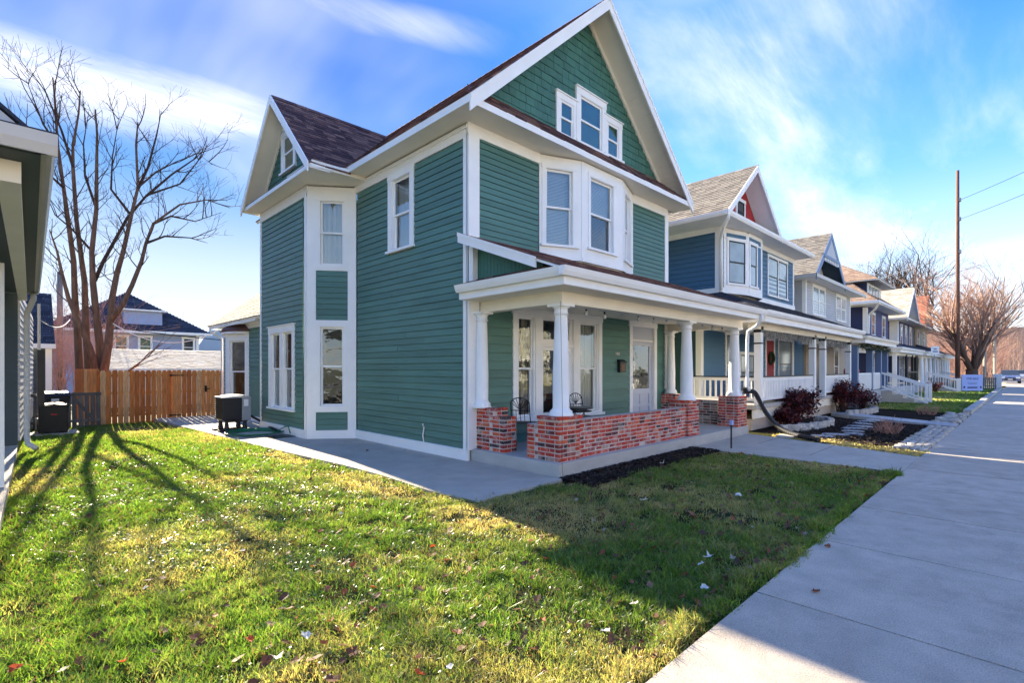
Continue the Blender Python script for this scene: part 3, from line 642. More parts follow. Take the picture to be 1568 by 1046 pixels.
# --- side (wing) gable
WY, WZ, WSL = 13.2, 8.50, 1.02; wy0, wy1 = 10.93, 15.48; wz = WZ-(WY-wy0)*WSL
roof([(4.55, wy0, wz), (5.46, wy0, wz), (5.62, wy0+.17, wz+.17*WSL), (7.86, WY, WZ), (4.55, WY, WZ)], 'roofm', H, under='cream', th=.07, e=.135)
roof([(5.6, wy1, wz), (4.55, wy1, wz), (4.55, WY, WZ), (7.86, WY, WZ)], 'roofm', H, under='cream', th=.07, e=.135)
b = MB()
for i in range(11): b.prism([(4.54+i*.30, WY-.12, WZ-.09), (4.54+i*.30, WY, WZ+.03), (4.54+i*.30, WY+.12, WZ-.09)], (.31, 0, .005))
b.build('ridge_cap', 'roofm', H)
for sy, ye in ((-1, wy0), (1, wy1)):
    b = MB(); zl = WZ-abs(ye-WY)*WSL; b.prism([(4.50, ye, zl-.2), (4.50, ye, zl+.02), (4.50, WY, WZ+.02), (4.50, WY, WZ-.2)], (.035, 0, 0)); b.build('barge_board', 'white', H)
    b = MB(); zl = WZ-abs(ye-WY)*WSL-.09
    for i in range(19):
        ya = WY+sy*(.04+i*.118); yb = ya+sy*.112; za = WZ-abs(ya-WY)*WSL-.085; zb = WZ-abs(yb-WY)*WSL-.085
        b.prism([(4.53, ya, za), (4.53, yb, zb), (4.53, yb, zb-.012), (4.53, ya, za-.012)], (.5, 0, 0))
    b.build('verge_soffit', 'cream', H, kind='stuff')
    b = MB(); b.prism([(4.98, WY+sy*2.15, WZ-2.15*WSL-.18), (4.98, WY+sy*2.15, WZ-2.15*WSL-.08), (4.98, WY, WZ-.08), (4.98, WY, WZ-.18)], (.05, 0, 0)); b.build('rake_frieze', 'cream', H)
Fwg = Fr((5.03, 15.4), (5.03, 11.0)); cu = 15.4-WY
tw = [(cu-2.13, 6.24), (cu+2.13, 6.24), (cu, WZ-.12)]
MB().prism([(5.06, 15.4-u, z) for u, z in [(tw[0][0]+.02, 6.22), (tw[1][0]-.02, 6.22), (cu, WZ-.12)]], (.03, 0, 0)).build('gable_sheathing', 'shake', H)
shakes(Fwg, tw, .16, H, 'shake', [(cu-.53, cu+.35, 6.8, 7.80)], wr=(.10, .2))
window(Fwg, cu-.57, cu+.39, 6.76, 7.86, H, tr=.15, fill='shade', deep=False, proud=.05)
roof([(4.58, wy1-.2, 6.20), (4.58, wy0+.2, 6.20), (5.04, wy0+.45, 6.30), (5.04, wy1-.45, 6.30)], 'roofm', H, th=.015)
MB().fb(Fwg, .55, .68, 6.40, 6.56, .02, .06).build('vent_cover', 'white', H)
# --- porch slab, roof, beam and columns
b = MB(); b.box(6.0, 5.08, -.14, 13.60, Y0+.03, .215); b.build('porch_slab', 'found', H, bevel=.012)
PG, PY, PX = 3.17, 4.75, 5.72
roof([(PX-.03, PY-.04, PG+.02), (13.50, PY-.04, PG+.02), (13.50, Y0, 4.14), (PX-.03, Y0, 4.14)], 'roofm', H, th=.04, e=.135)
b = MB(); sl = (4.14-PG-.02)/(Y0-PY+.04)
b.prism([(PX-.05, 5.28, PG+.02+.57*sl-.16), (PX-.05, 5.28, PG+.02+.57*sl), (PX-.05, Y0-.02, 4.13), (PX-.05, Y0-.02, 3.97)], (.035, 0, 0)); b.prism([(PX-.065, 5.26, PG+.02+.55*sl-.03), (PX-.065, 5.26, PG+.03+.55*sl), (PX-.065, Y0-.02, 4.15), (PX-.065, Y0-.02, 4.08)], (.018, 0, 0)); b.build('barge_board', 'white', H)
roof([(PX-.03, Y0, PG+.02), (PX-.03, 4.95, PG+.02), (6.05, 5.35, 3.33), (6.05, Y0, 3.33)], 'roofm', H, th=.02, e=.11)
b = MB(); y = 5.45
while y < Y0-.03:
    b.box(6.045, y, 3.26, 6.06, y+.085, PG+.0+(y-PY)*sl); y += .09
b.build('porch_gable_boards', 'shake', H, kind='stuff')
MB().box(X0-.04, Y0-.16, 3.2, X0+.08, Y0-.02, 4.1).build('corner_board', 'white', H)
b = MB(); b.box(PX, PY, 2.94, 13.46, PY+.03, PG-.05); b.box(PX, PY+.03, 2.94, PX+.03, Y0, PG-.05); b.build('fascia', 'white', H)
b = MB(); gp = [(0, 0), (.07, .0), (.10, .06), (.12, .13), (0, .13)]
b.prism([(PX-.12, PY-dx, PG-.11+dz) for dx, dz in gp], (13.50-PX+.12, 0, 0)); b.prism([(PX-dx, PY-.0, PG-.11+dz) for dx, dz in gp], (0, Y0-PY, 0)); b.build('gutter', 'white', H)
b = MB(); b.box(PX+.03, PY+.03, 2.935, 13.46, Y0-.03, 2.955); b.build('porch_ceiling', 'cream', H)
b = MB(); b.box(6.19, 5.18, 2.74, 13.44, 5.40, 2.935); b.box(6.19, 5.40, 2.74, 6.40, Y0-.04, 2.935); b.box(13.2, 5.4, 2.74, 13.42, Y0-.04, 2.935); b.build('porch_beam', 'cream', H)
for (x, y, z0) in ((6.335, 5.32, .925), (10.66, 5.32, .985), (13.28, 5.32, .985)): column(x, y, z0, 2.74, .135, .102, H)
for (x, y, z0) in ((6.16, 7.07, .97), (13.1, 7.0, 1.0)): column(x, y, z0, 2.74, .115, .092, H)
# downspout of the porch at its right end
b = MB(); b.tube([(13.42, 4.70, 3.06), (13.42, 4.70, 2.95), (13.50, 4.85, 2.78), (13.55, 5.08, 2.66), (13.55, 5.10, 2.3), (13.55, 5.10, 1.25), (13.58, 5.06, 1.12)], .042, 10); b.build('downspout', 'white', H, smooth=True)
# --- hose bib conduit on the side wall
# --- kitchen wing behind
kw = (2.25, 3.78)
clap(Fk, .08, 5.3, .16, 3.2, .134, [(.85, 2.7, .3, 9)], 'green', H, joined=True)
b = MB(); b.fb(Fk, -.02, .10, 0, 3.2, -.02, .04); b.fb(Fk, 0, 5.3, -.1, .16, -.02, .04); b.build('corner_board', 'white', H)
b = MB(); b.fb(Fk, 0, 5.3, 3.02, 3.22, -.02, .035); b.box(5.08, 15.42, 3.16, 5.5, 20.9, 3.19); b.box(5.05, 16.0, 3.12, 5.08, 20.92, 3.24); b.build('eave_board', 'white', H)
roof([(5.0, 21.0, 3.24), (5.0, 15.42, 3.24), (7.4, 15.42, 5.1), (7.4, 21.0, 5.1)], 'roofs', H, e=.15)
b = MB(); b.prism([(5.06, 20.98, 3.1), (5.06, 20.98, 3.22), (7.4, 20.98, 5.05), (7.4, 20.98, 4.93)], (0, .03, 0)); b.build('barge_board', 'white', H)
KB = [(5.5, 19.9), (5.12, 19.35), (5.12, 19.05), (5.5, 17.95)]
for i in range(3):
    F = Fr(KB[i], KB[i+1]); b = MB(); z0 = .55
    if i == 2:
        b.fb(F, 0, .10, z0, 2.92, -.02, .03); b.fb(F, F.L-.1, F.L, z0, 2.92, -.02, .03); b.fb(F, .1, F.L-.1, 2.72, 2.92, -.02, .03); b.build('bay_panel', 'white', H)
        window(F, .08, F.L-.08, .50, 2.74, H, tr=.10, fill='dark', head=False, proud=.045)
    else:
        b.fb(F, 0, .07, z0, 2.9, -.02, .03); b.fb(F, F.L-.07, F.L, z0-.2, 2.9, -.02, .03); b.fb(F, .07, F.L-.07, 2.74, 2.9, -.02, .03); b.build('bay_panel', 'white', H)
        clap(F, .07, F.L-.07, .3, 2.74, .134, [], 'green', H, joined=True)
MB().prism([(*p, .28) for p in KB], (0, 0, .06)).build('bay_floor', 'white', H)
# bell-shaped little bay roof
b = MB(); cx0, cy0 = 5.62, 18.95; prof = [(1.0, 2.92), (1.02, 2.98), (.90, 3.06), (.72, 3.14), (.45, 3.24), (.1, 3.28)]
ring = [(5.62, 18.78), (4.96, 18.15), (4.96, 17.17), (5.62, 16.56)]
vs = []; rr = []
for t in range(9):
    a = math.pi/2+math.pi*t/8; rr.append((math.cos(a)*.68, math.sin(a)*1.06))
for s_, z in prof: vs += [(cx0+dx*s_, cy0+dy*s_, z) for dx, dy in rr]
b.add(vs, [(k*9+i, k*9+i+1, (k+1)*9+i+1, (k+1)*9+i) for k in range(5) for i in range(8)]); b.build('bay_roof', 'roofm', H, smooth=True)
b = MB(); b.prism([(cx0+dx*.98, cy0+dy*.98, 2.86) for dx, dy in rr], (0, 0, .07)); b.build('bay_cornice', 'white', H)
b = MB(); b.tube([(5.03, 20.85, 3.15), (5.1, 20.8, 3.0), (5.42, 20.78, 2.8), (5.42, 20.78, 0)], .035, 8); b.build('downspout', 'white', H, smooth=True)
# --- inner shell so that windows look into dim rooms
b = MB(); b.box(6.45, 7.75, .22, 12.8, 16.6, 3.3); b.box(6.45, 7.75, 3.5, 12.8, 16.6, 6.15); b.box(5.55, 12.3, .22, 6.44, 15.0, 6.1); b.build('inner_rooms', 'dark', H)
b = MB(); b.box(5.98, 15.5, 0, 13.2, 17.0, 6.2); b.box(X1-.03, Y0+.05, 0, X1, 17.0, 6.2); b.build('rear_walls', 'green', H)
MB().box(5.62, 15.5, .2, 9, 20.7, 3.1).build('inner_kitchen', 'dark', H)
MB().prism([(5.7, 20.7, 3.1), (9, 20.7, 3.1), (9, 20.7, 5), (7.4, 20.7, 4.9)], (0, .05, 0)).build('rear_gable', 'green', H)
# ============================================================ PORCH BRICKWORK
bw = thing('brick_porch_wall', (8.4, 5.3, .215), 'red brick porch wall with square corner piers under the two nearest front columns', 'brick wall')
MB().box(6.085+.005, 5.14+.005, .215, 6.60-.005, 5.595, .915).build('mortar_core', 'mortar', bw)
MB().box(6.6, 5.21, .215, 10.42, 5.405, .845).build('mortar_core', 'mortar', bw); MB().box(10.425, 5.165, .215, 10.925, 5.605, .965).build('mortar_core', 'mortar', bw)
brickrun(bw, (6.085, 5.14, .218, 6.60, 5.6, .88), '-x', seed=1); brickrun(bw, (6.085, 5.14, .218, 6.60, 5.6, .88), '-y', seed=2)
brickrun(bw, (6.60, 5.205, .218, 10.42, 5.41, .845), 'wall', holes=[(8.55, 8.80, .22, .29)], seed=3)
brickrun(bw, (10.42, 5.16, .218, 10.93, 5.61, .96), '-x', seed=4); brickrun(bw, (10.42, 5.16, .218, 10.93, 5.61, .96), '-y', seed=5)
cap = MB(); 
for (x0_, y0_, x1_, y1_, z) in ((6.06, 5.11, 6.63, 5.62, .878), (10.40, 5.13, 10.95, 5.63, .945)):
    brickrun(bw, (x0_, y0_, z, x1_, y1_, z+.055), '-y', seed=6); brickrun(bw, (x0_, y0_, z, x1_, y1_, z+.055), '-x', seed=7)
    MB().box(x0_+.05, y0_+.05, z, x1_-.02, y1_-.02, z+.05).build('mortar_core', 'mortar', bw)
MB().box(6.105, 5.60, .215, 6.335, 5.855, .78).build('mortar_core', 'mortar', bw); brickrun(bw, (6.10, 5.59, .218, 6.34, 5.86, .78), '-x', seed=8)
hp = thing('brick_pier', (6.3, 6.9, .215), 'stepped brick pier against the house wall at the near end of the porch', 'brick pier')
MB().box(6.105, 6.705, .215, 6.465, 7.175, .965).build('mortar_core', 'mortar', hp); MB().box(6.10, 6.435, .215, 6.415, 6.8, .825).build('mortar_core', 'mortar', hp)
brickrun(hp, (6.10, 6.70, .218, 6.47, 7.18, .96), '-x', seed=11); brickrun(hp, (6.10, 6.70, .218, 6.47, 7.18, .96), '-y', seed=12)
brickrun(hp, (6.095, 6.43, .218, 6.42, 6.71, .82), '-x', seed=13); brickrun(hp, (6.095, 6.43, .218, 6.42, 6.71, .82), '-y', seed=14)
rp = thing('brick_pier', (13.3, 5.35, .215), 'square brick pier under the far corner column beside the porch downspout', 'brick pier')
MB().box(13.005, 5.125, .215, 13.565, 5.615, .965).build('mortar_core', 'mortar', rp)
brickrun(rp, (13.0, 5.12, .218, 13.57, 5.62, .96), '-x', seed=15); brickrun(rp, (13.0, 5.12, .218, 13.57, 5.62, .96), '-y', seed=16)
bs = thing('brick_side_wall', (13.3, 6.2, .215), 'low whitewashed old brick wall closing the far side of the green house porch', 'brick wall')
MB().box(13.225, 5.64, .215, 13.435, 6.74, .865).build('mortar_core', 'mortar', bs); brickrun(bs, (13.22, 5.63, .218, 13.44, 6.75, .86), '-x', mat='brickw', seed=17)
np_ = thing('brick_pier', (13.1, 6.95, .215), 'brick pier at the house wall beside the front door', 'brick pier')
MB().box(12.885, 6.755, .215, 13.375, 7.175, .985).build('mortar_core', 'mortar', np_); brickrun(np_, (12.88, 6.75, .218, 13.38, 7.18, .98), '-x', seed=18); brickrun(np_, (12.88, 6.75, .218, 13.38, 7.18, .98), '-y', seed=19)
# ============================================================ NEIGHBOURING HOUSES DOWN THE STREET
def walls(H, x0, x1, yf, yb, z0, z1, mat, e, side=None):
    clap(Fr((x0, yb), (x0, yf)), 0, yb-yf-.03, z0, z1, e, [], side or mat, H, joined=True); clap(Fr((x0, yf), (x1, yf)), .03, x1-x0-.03, z0, z1, e, [], mat, H, joined=True)
    MB().box(x0+.02, yf+.02, z0, x1-.02, yb, z1).build('wall_core', side or mat, H)
def corner(H, x, y, z0, z1, mat='white', w=.12):
    MB().box(x-.035, y-.035, z0, x+w, y+.0, z1).box(x-.035, y-.0, z0, x+.0, y+w, z1).build('corner_board', mat, H)
def flatwin(F, u0, u1, z0, z1, H, n=1, casing='white', frame='black', glass='glassd', tr=.09, mull=.08):
    b = MB(); b.fb(F, u0, u0+tr, z0, z1, 0, .05); b.fb(F, u1-tr, u1, z0, z1, 0, .05); b.fb(F, u0-.02, u1+.02, z1-.01, z1+.1, 0, .06); b.fb(F, u0-.03, u1+.03, z0-.06, z0+.01, 0, .08)
    wd = (u1-u0-2*tr-(n-1)*mull)/n
    for i in range(1, n): b.fb(F, u0+tr+i*wd+(i-1)*mull, u0+tr+i*(wd+mull), z0, z1, 0, .048)
    wo = b.build('window', casing, H)
    for i in range(n):
        p = u0+tr+i*(wd+mull); q = p+wd; zm = (z0+z1)/2
        for (a, c, d) in ((z0+.01, zm+.02, .026), (zm-.02, z1-.01, .036)):
            s_ = MB(); t = .045; s_.fb(F, p, p+t, a, c, 0, d+.01); s_.fb(F, q-t, q, a, c, 0, d+.01); s_.fb(F, p+t, q-t, a, a+t, 0, d+.01); s_.fb(F, p+t, q-t, c-t, c, 0, d+.01); s_.build('sash', frame, wo)
            MB().fb(F, p+t, q-t, a+t, c-t, .0, d-.002).build('pane', glass, wo)
    return wo
def gable(H, xa, xb, zc, zr, y0, y1, yb, mat, trim='white', wallmat='lgrey', under='white', tabs=True, th=.08, bw_=.22, e=.15, wedge_wall=True):
    """Front gable roof: eave height zc at xa/xb, ridge zr, from y0 (verge) back to yb; gable wall at y1."""
    xm = (xa+xb)/2
    roof([(xa, yb, zc), (xa, y0, zc), (xm, y0, zr), (xm, yb, zr)], mat, H, under=under, e=e, th=th, tabs=tabs)
    roof([(xb, y0, zc), (xb, yb, zc), (xm, yb, zr), (xm, y0, zr)], mat, H, under=under, e=e, th=th, tabs=False)
    for xe in (xa, xb):
        MB().prism([(xe, y0-.03, zc-bw_), (xe, y0-.03, zc+.02), (xm, y0-.03, zr+.02), (xm, y0-.03, zr-bw_)], (0, .035, 0)).build('barge_board', trim, H)
    k = .12
    MB().prism([(xa+.35, y1, zc), (xb-.35, y1, zc), (xm, y1, zr-k)], (0, .05, 0)).build('gable_wall', wallmat, H)
def porchroof(H, x0, x1, y0, y1, ze, zt, mat, beam='cream', hip=1.2, tabs=True, gut='white'):
    roof([(x0, y0, ze), (x1, y0, ze), (x1-.2, y1, zt), (x0+hip, y1, zt)], mat, H, e=.14, th=.03, tabs=tabs)
    roof([(x0, y1+1.2, ze), (x0, y0, ze), (x0+hip, y1, zt), (x0+hip, y1+1.2, zt)], mat, H, e=.14, th=.03, tabs=tabs)
    MB().box(x0, y0+.02, ze-.30, x1, y0+.05, ze-.05).box(x0, y0+.05, ze-.3, x0+.03, y1+1.2, ze-.05).build('fascia', 'white', H)
    b = MB(); gp = [(0, 0), (.07, .0), (.11, .07), (.12, .14), (0, .14)]; b.prism([(x0-.1, y0+.02-dx, ze-.14+dz) for dx, dz in gp], (x1-x0+.15, 0, 0)); b.prism([(x0-dx, y0, ze-.14+dz) for dx, dz in gp], (0, y1-y0+1.2, 0)); b.build('gutter', gut, H)
    MB().box(x0+.35, y0+.35, ze-.45, x1-.2, y0+.6, ze-.28).build('porch_beam', beam, H); MB().box(x0+.04, y0+.06, ze-.29, x1-.1, y1, ze-.26).build('porch_ceiling', 'cream', H)
def sqpost(H, x, y, z0, z1, mat='white', w=.18, band=True):
    o = MB().box(x-w/2, y-w/2, z0, x+w/2, y+w/2, z1).build('post', mat, H)
    if band: MB().box(x-w/2-.01, y-w/2-.01, z1-.16, x+w/2+.01, y+w/2+.01, z1).build('post_cap', 'black', o); MB().box(x-w/2-.015, y-w/2-.015, z1-.48, x+w/2+.015, y+w/2+.015, z1-.44).build('post_band', 'black', o)
def railing(H, a, b_, z0, z1, step=.12, mat='white', cap=None, w=.045, solid=False, name='railing'):
    a = Vector((*a, 0)); b2 = Vector((*b_, 0)); d = b2-a; n = max(2, int(d.length/step)); m = MB()
    m.bar(a+Vector((0, 0, z1-.05)), b2+Vector((0, 0, z1-.05)), .07, .09); m.bar(a+Vector((0, 0, z0+.06)), b2+Vector((0, 0, z0+.06)), .06, .08); r = m.build(name, mat, H)
    for i in range(n):
        p = a+d*((i+.5)/n); MB().bar(p+Vector((0, 0, z0+.06)), p+Vector((0, 0, z1-.06)), w, w, (d.x, d.y, 0)).build('baluster', mat, r)
    if cap: MB().bar(a+Vector((0, 0, z1+.015)), b2+Vector((0, 0, z1+.015)), .12, .03).build('rail_cap', cap, r)
# ---- blue house
Hb = thing('blue_house', (20, 12, 0), 'blue clapboard house with white trim, dark porch roof and small red shingled gable', 'house')
walls(Hb, 16.8, 24.35, 7.2, 16, 4.2, 6.45, 'blue', .17); walls(Hb, 15.35, 25.75, 7.2, 15, .7, 3.0, 'blue', .17, side='blueshade')
corner(Hb, 16.8, 7.2, 4.2, 6.45, w=.16); corner(Hb, 15.35, 7.2, .7, 3.0, w=.14); corner(Hb, 24.2, 7.2, .7, 6.4)
FB = Fr((16.8, 7.2), (24.35, 7.2))
b = MB(); b.fb(FB, 0, 7.55, 6.28, 6.47, 0, .05); b.fb(FB, 0, 7.55, 4.2, 4.42, 0, .06); b.build('frieze_board', 'white', Hb); b = MB(); b.box(16.74, 7.25, 4.2, 16.8, 12, 4.4); b.box(16.75, 7.25, 6.28, 16.8, 12, 6.47); b.build('frieze_board', 'white', Hb)
KB2 = [(17.05, 7.2), (18.25, 6.85), (19.55, 6.85), (20.1, 7.2)]
for i in range(3):
    F = Fr(KB2[i], KB2[i+1]); b = MB()
    b.fb(F, 0, .12 if i == 0 else .05, 4.25, 6.4, -.05, .03); b.fb(F, F.L-.12, F.L, 4.25, 6.4, -.05, .03); b.fb(F, .05, F.L-.1, 6.3, 6.44, -.05, .03); b.fb(F, .05, F.L-.1, 4.25, 4.56, -.05, .035); b.fb(F, .05, F.L-.1, 6.08, 6.13, -.05, .03); b.build('bay_panel', 'white', Hb)
    MB().fb(F, .05, F.L-.1, 4.5, 6.3, -.05, .012).build('bay_wall', 'blue', Hb)
    if i == 0: flatwin(F, .14, F.L-.10, 4.60, 6.06, Hb, glass='glassl')
    if i == 1: flatwin(F, .05, .80, 4.60, 6.06, Hb, glass='glassl')
flatwin(FB, 21.1-16.8, 23.45-16.8, 4.62, 6.12, Hb, n=2, glass='glassl')
EZ2 = 6.48
b = MB(); b.box(15.72, 6.55, EZ2-.02, 24.5, 7.3, EZ2); b.box(15.72, 7.3, EZ2-.02, 16.8, 15, EZ2); b.build('soffit', 'white', Hb)
b = MB(); gp = [(0, 0), (.07, .0), (.11, .07), (.12, .15), (0, .15)]; b.prism([(15.6, 6.55-dx, EZ2+dz-.02) for dx, dz in gp], (9.0, 0, 0)); b.prism([(15.72-dx, 6.5, EZ2+dz-.02) for dx, dz in gp], (0, 9, 0)); b.build('gutter', 'white', Hb)
gable(Hb, 15.68, 20.55, EZ2+.12, 8.62, 6.48, 7.08, 14, 'roofg', wallmat='red', under='white', bw_=.2)
b = MB(); b.box(16.3, 7.01, EZ2+.05, 20.0, 7.07, EZ2+.30); b.build('gable_base_trim', 'white', Hb)
F = Fr((15.68, 7.08), (20.55, 7.08)); flatwin(F, 2.05, 2.85, 6.85, 7.55, Hb, frame='black')
roof([(20.0, 6.5, EZ2+.12), (24.55, 6.5, EZ2+.12), (21.5, 9.5, 8.3), (18.3, 9.5, 8.3)], 'roofg', Hb, tabs=False); roof([(24.55, 6.5, EZ2+.12), (24.55, 15, EZ2+.12), (21.5, 12, 8.3), (21.5, 9.5, 8.3)], 'roofg', Hb, tabs=False)
MB().tube([(15.75, 6.5, 6.5), (15.75, 6.5, 6.38), (16.1, 6.8, 6.2), (16.68, 7.12, 6.0), (16.70, 7.12, 5.8), (16.70, 7.12, 4.3)], .05, 8).build('downspout', 'white', Hb, smooth=True)
porchroof(Hb, 13.9, 24.9, 4.75, 7.18, 3.22, 4.25, 'roofk', hip=2.9)
MB().box(14.25, 5.15, .58, 24.7, 7.2, .70).build('porch_deck', 'stone', Hb); b = MB(); b.box(14.30, 5.22, .32, 24.6, 5.26, .57); b.build('deck_skirt', 'cream', Hb); MB().box(14.3, 5.28, 0, 24.6, 7.1, .31).build('deck_base', 'tansid', Hb)
for x in (14.62, 19.6, 20.85, 24.55): sqpost(Hb, x, 5.2, .7, 2.85)
railing(Hb, (14.75, 5.2), (19.5, 5.2), .78, 1.45, cap='black', step=.13, w=.075); railing(Hb, (20.95, 5.2), (24.45, 5.2), .78, 1.45, cap='black', step=.13, w=.075)
railing(Hb, (14.55, 7.1), (14.55, 5.3), .78, 1.45, cap='black', step=.15); MB().box(18.4, 5.16, .55, 18.52, 5.2, .78).build('rail_foot', 'black', Hb); MB().box(14.75, 5.14, .55, 14.87, 5.2, .78).build('rail_foot', 'black', Hb)
FP = Fr((15.35, 7.2), (24.35, 7.2))
for (u0, u1, z0, z1, n) in ((1.80, 2.9, .9, 2.85, 1), (3.0, 4.4, .9, 2.2, 1), (6.95, 8.7, .9, 2.85, 1)): flatwin(FP, u0, u1, z0, z1, Hb, n=n, glass='glassl', casing='white')
b = MB(); b.fb(FP, 5.5, 5.62, .7, 2.8, 0, .05); b.fb(FP, 6.45, 6.57, .7, 2.8, 0, .05); b.fb(FP, 5.5, 6.57, 2.8, 2.92, 0, .05); b.build('door_casing', 'white', Hb); MB().fb(FP, 5.62, 6.45, .7, 2.8, 0, .03).build('door', 'red', Hb)
wr = thing('door_wreath', (21.4, 7.1, 2.1), 'dark green holiday wreath with red ribbon hanging on the red door of the blue house', 'wreath')
b = MB(); b.tube([(21.42+.22*math.cos(t), 7.12, 2.1+.22*math.sin(t)) for t in [i*math.pi/8 for i in range(17)]], .06, 6); b.build('garland', 'garland', wr); MB().prism([(21.36, 7.05, 1.7), (21.48, 7.05, 1.7), (21.46, 7.05, 1.95), (21.38, 7.05, 1.95)], (0, .02, 0)).build('ribbon', 'red', wr)
il = MB(); 
for i in range(420):
    x = random.uniform(14.8, 24.3)
    if abs(x-20.2) < .45: continue
    l = random.uniform(.08, .38); z = 2.86; p = [(x, 5.18, z)]
    for k in range(3): p.append((x+random.uniform(-.07, .07), 5.18+random.uniform(-.04, .04), z-l*(k+1)/3))
    il.tube(p, .008, 3, False)
T(il.build('icicle_string', 'lace', kind='stuff'), 'pale unlit icicle lights hanging tangled along the porch beam of the blue house', 'icicle lights')
# ---- pale grey house
Hg = thing('grey_house', (30, 12, 0), 'pale grey sided house with steep open gable behind the blue house', 'house')
walls(Hg, 26.0, 34.4, 7.2, 16, 3.0, 5.85, 'lgrey', .13); walls(Hg, 26.0, 34.4, 7.2, 15, .6, 3.0, 'tansid', .13); corner(Hg, 26.0, 7.2, 3.9, 5.85); corner(Hg, 34.25, 7.2, 3.9, 5.85)
FG = Fr((26, 7.2), (34.4, 7.2)); flatwin(FG, 1.0, 3.2, 4.3, 5.65, Hg, n=2, frame='white', glass='glassl'); flatwin(FG, 5.2, 7.3, 4.3, 5.6, Hg, n=2, frame='white', glass='glassl')
for u0, u1 in ((.6, 1.6), (2.3, 3.4), (4.8, 5.8)): flatwin(FG, u0, u1, .9, 2.7, Hg, frame='white')
gable(Hg, 25.2, 30.3, 5.92, 8.12, 6.55, 7.3, 14, 'roofg', trim='post_blue', wallmat='lgrey', under='slate', bw_=.3)
b = MB(); b.prism([(26.5, 6.54, 6.95), (29.0, 6.54, 6.95), (27.75, 6.54, 8.0)], (0, .06, 0)); b.build('gable_screen', 'lgrey', Hg); MB().box(26.35, 6.5, 6.82, 29.15, 6.62, 6.96).build('gable_tie_beam', 'post_blue', Hg)
for i in range(9): MB().box(26.5+i*.29, 6.52, 6.68, 26.62+i*.29, 6.6, 6.82).build('tie_bracket', 'white', Hg)
F = Fr((26, 7.3), (30, 7.3)); flatwin(F, 1.2, 2.4, 6.1, 6.75, Hg, frame='white', casing='post_blue')
roof([(30.0, 6.55, 5.9), (34.9, 6.55, 5.9), (31.5, 10, 7.5), (28.5, 10, 7.5)], 'roofg', Hg, tabs=False); b = MB(); b.box(25.2, 6.5, 5.76, 34.9, 6.56, 5.92); b.box(25.17, 6.55, 5.76, 25.2, 15, 5.92); b.build('gutter', 'galv', Hg)
b = MB(); b.box(25.2, 6.56, 5.80, 34.8, 7.2, 5.83); b.box(25.2, 7.2, 5.8, 26, 15, 5.83); b.build('soffit', 'white', Hg)
porchroof(Hg, 25.4, 32.6, 4.75, 7.18, 3.08, 4.0, 'roofk', hip=.8, tabs=False, gut='cream')
MB().box(25.5, 5.1, .0, 32.4, 7.2, .66).build('porch_deck', 'lgrey', Hg)
for x in (25.7, 28.6, 30.6, 32.2): sqpost(Hg, x, 5.2, .66, 2.7, 'post_blue', .24, False); 
railing(Hg, (25.7, 5.15), (30.5, 5.15), .68, 1.5, step=.16, w=.10)
def stair(H, x, y0, z0, y1, z1, w, mat='white', steps=4, sx=.0):
    for i in range(steps): MB().box(x, y0+(y1-y0)*(i+1)/steps, 0, x+w, y0+(y1-y0)*i/steps, z0-(z0-z1)*(i+.5)/steps).build('step', 'conc', H)
    for xx in (x, x+w):
        m = MB(); m.bar((xx, y0, z0+.82), (xx, y1, z1+.85), .07, .09); m.bar((xx, y0, z0+.15), (xx, y1, z1+.12), .06, .08)
        m.box(xx-.06, y1-.1, 0, xx+.06, y1+.02, z1+.98); r = m.build('stair_rail', mat, H)
        for i in range(6): t = (i+.5)/6; MB().box(xx-.02, y0+(y1-y0)*t-.02, z0+(z1-z0)*t+.14, xx+.02, y0+(y1-y0)*t+.02, z0+(z1-z0)*t+.84).build('baluster', mat, r)
stair(Hg, 30.7, 5.1, .66, 3.4, .0, 1.4)
gl = MB()
for i in range(900):
    x = random.uniform(25.6, 32.3); z = 2.80-.18*abs(math.sin((x-25.5)*1.7))+random.uniform(-.12, .1); d = Vector((random.uniform(-1, 1), random.uniform(-.6, .6), random.uniform(-.9, .9))).normalized()*.14
    p = Vector((x, 4.98+random.uniform(-.07, .07), z)); gl.add([p, p+d, p+d*.6+Vector((.02, 0, .03))], [(0, 1, 2)])
T(gl.build('garland', 'garland'), 'dark evergreen garland swagged along the porch beam of the pale grey house', 'garland')
for i, x in enumerate((27.9, 29.2)):
    o = MB().lathe((x, 5.9, .66), [(.16, 0), (.19, .1), (.19, .95), (.06, 1.2), (.02, 1.3)], 10).build('patio_umbrella', 'red'); T(o, ('closed red patio umbrella' if i == 0 else 'second closed red patio umbrella, farther along')+' on the grey house porch', 'umbrella')
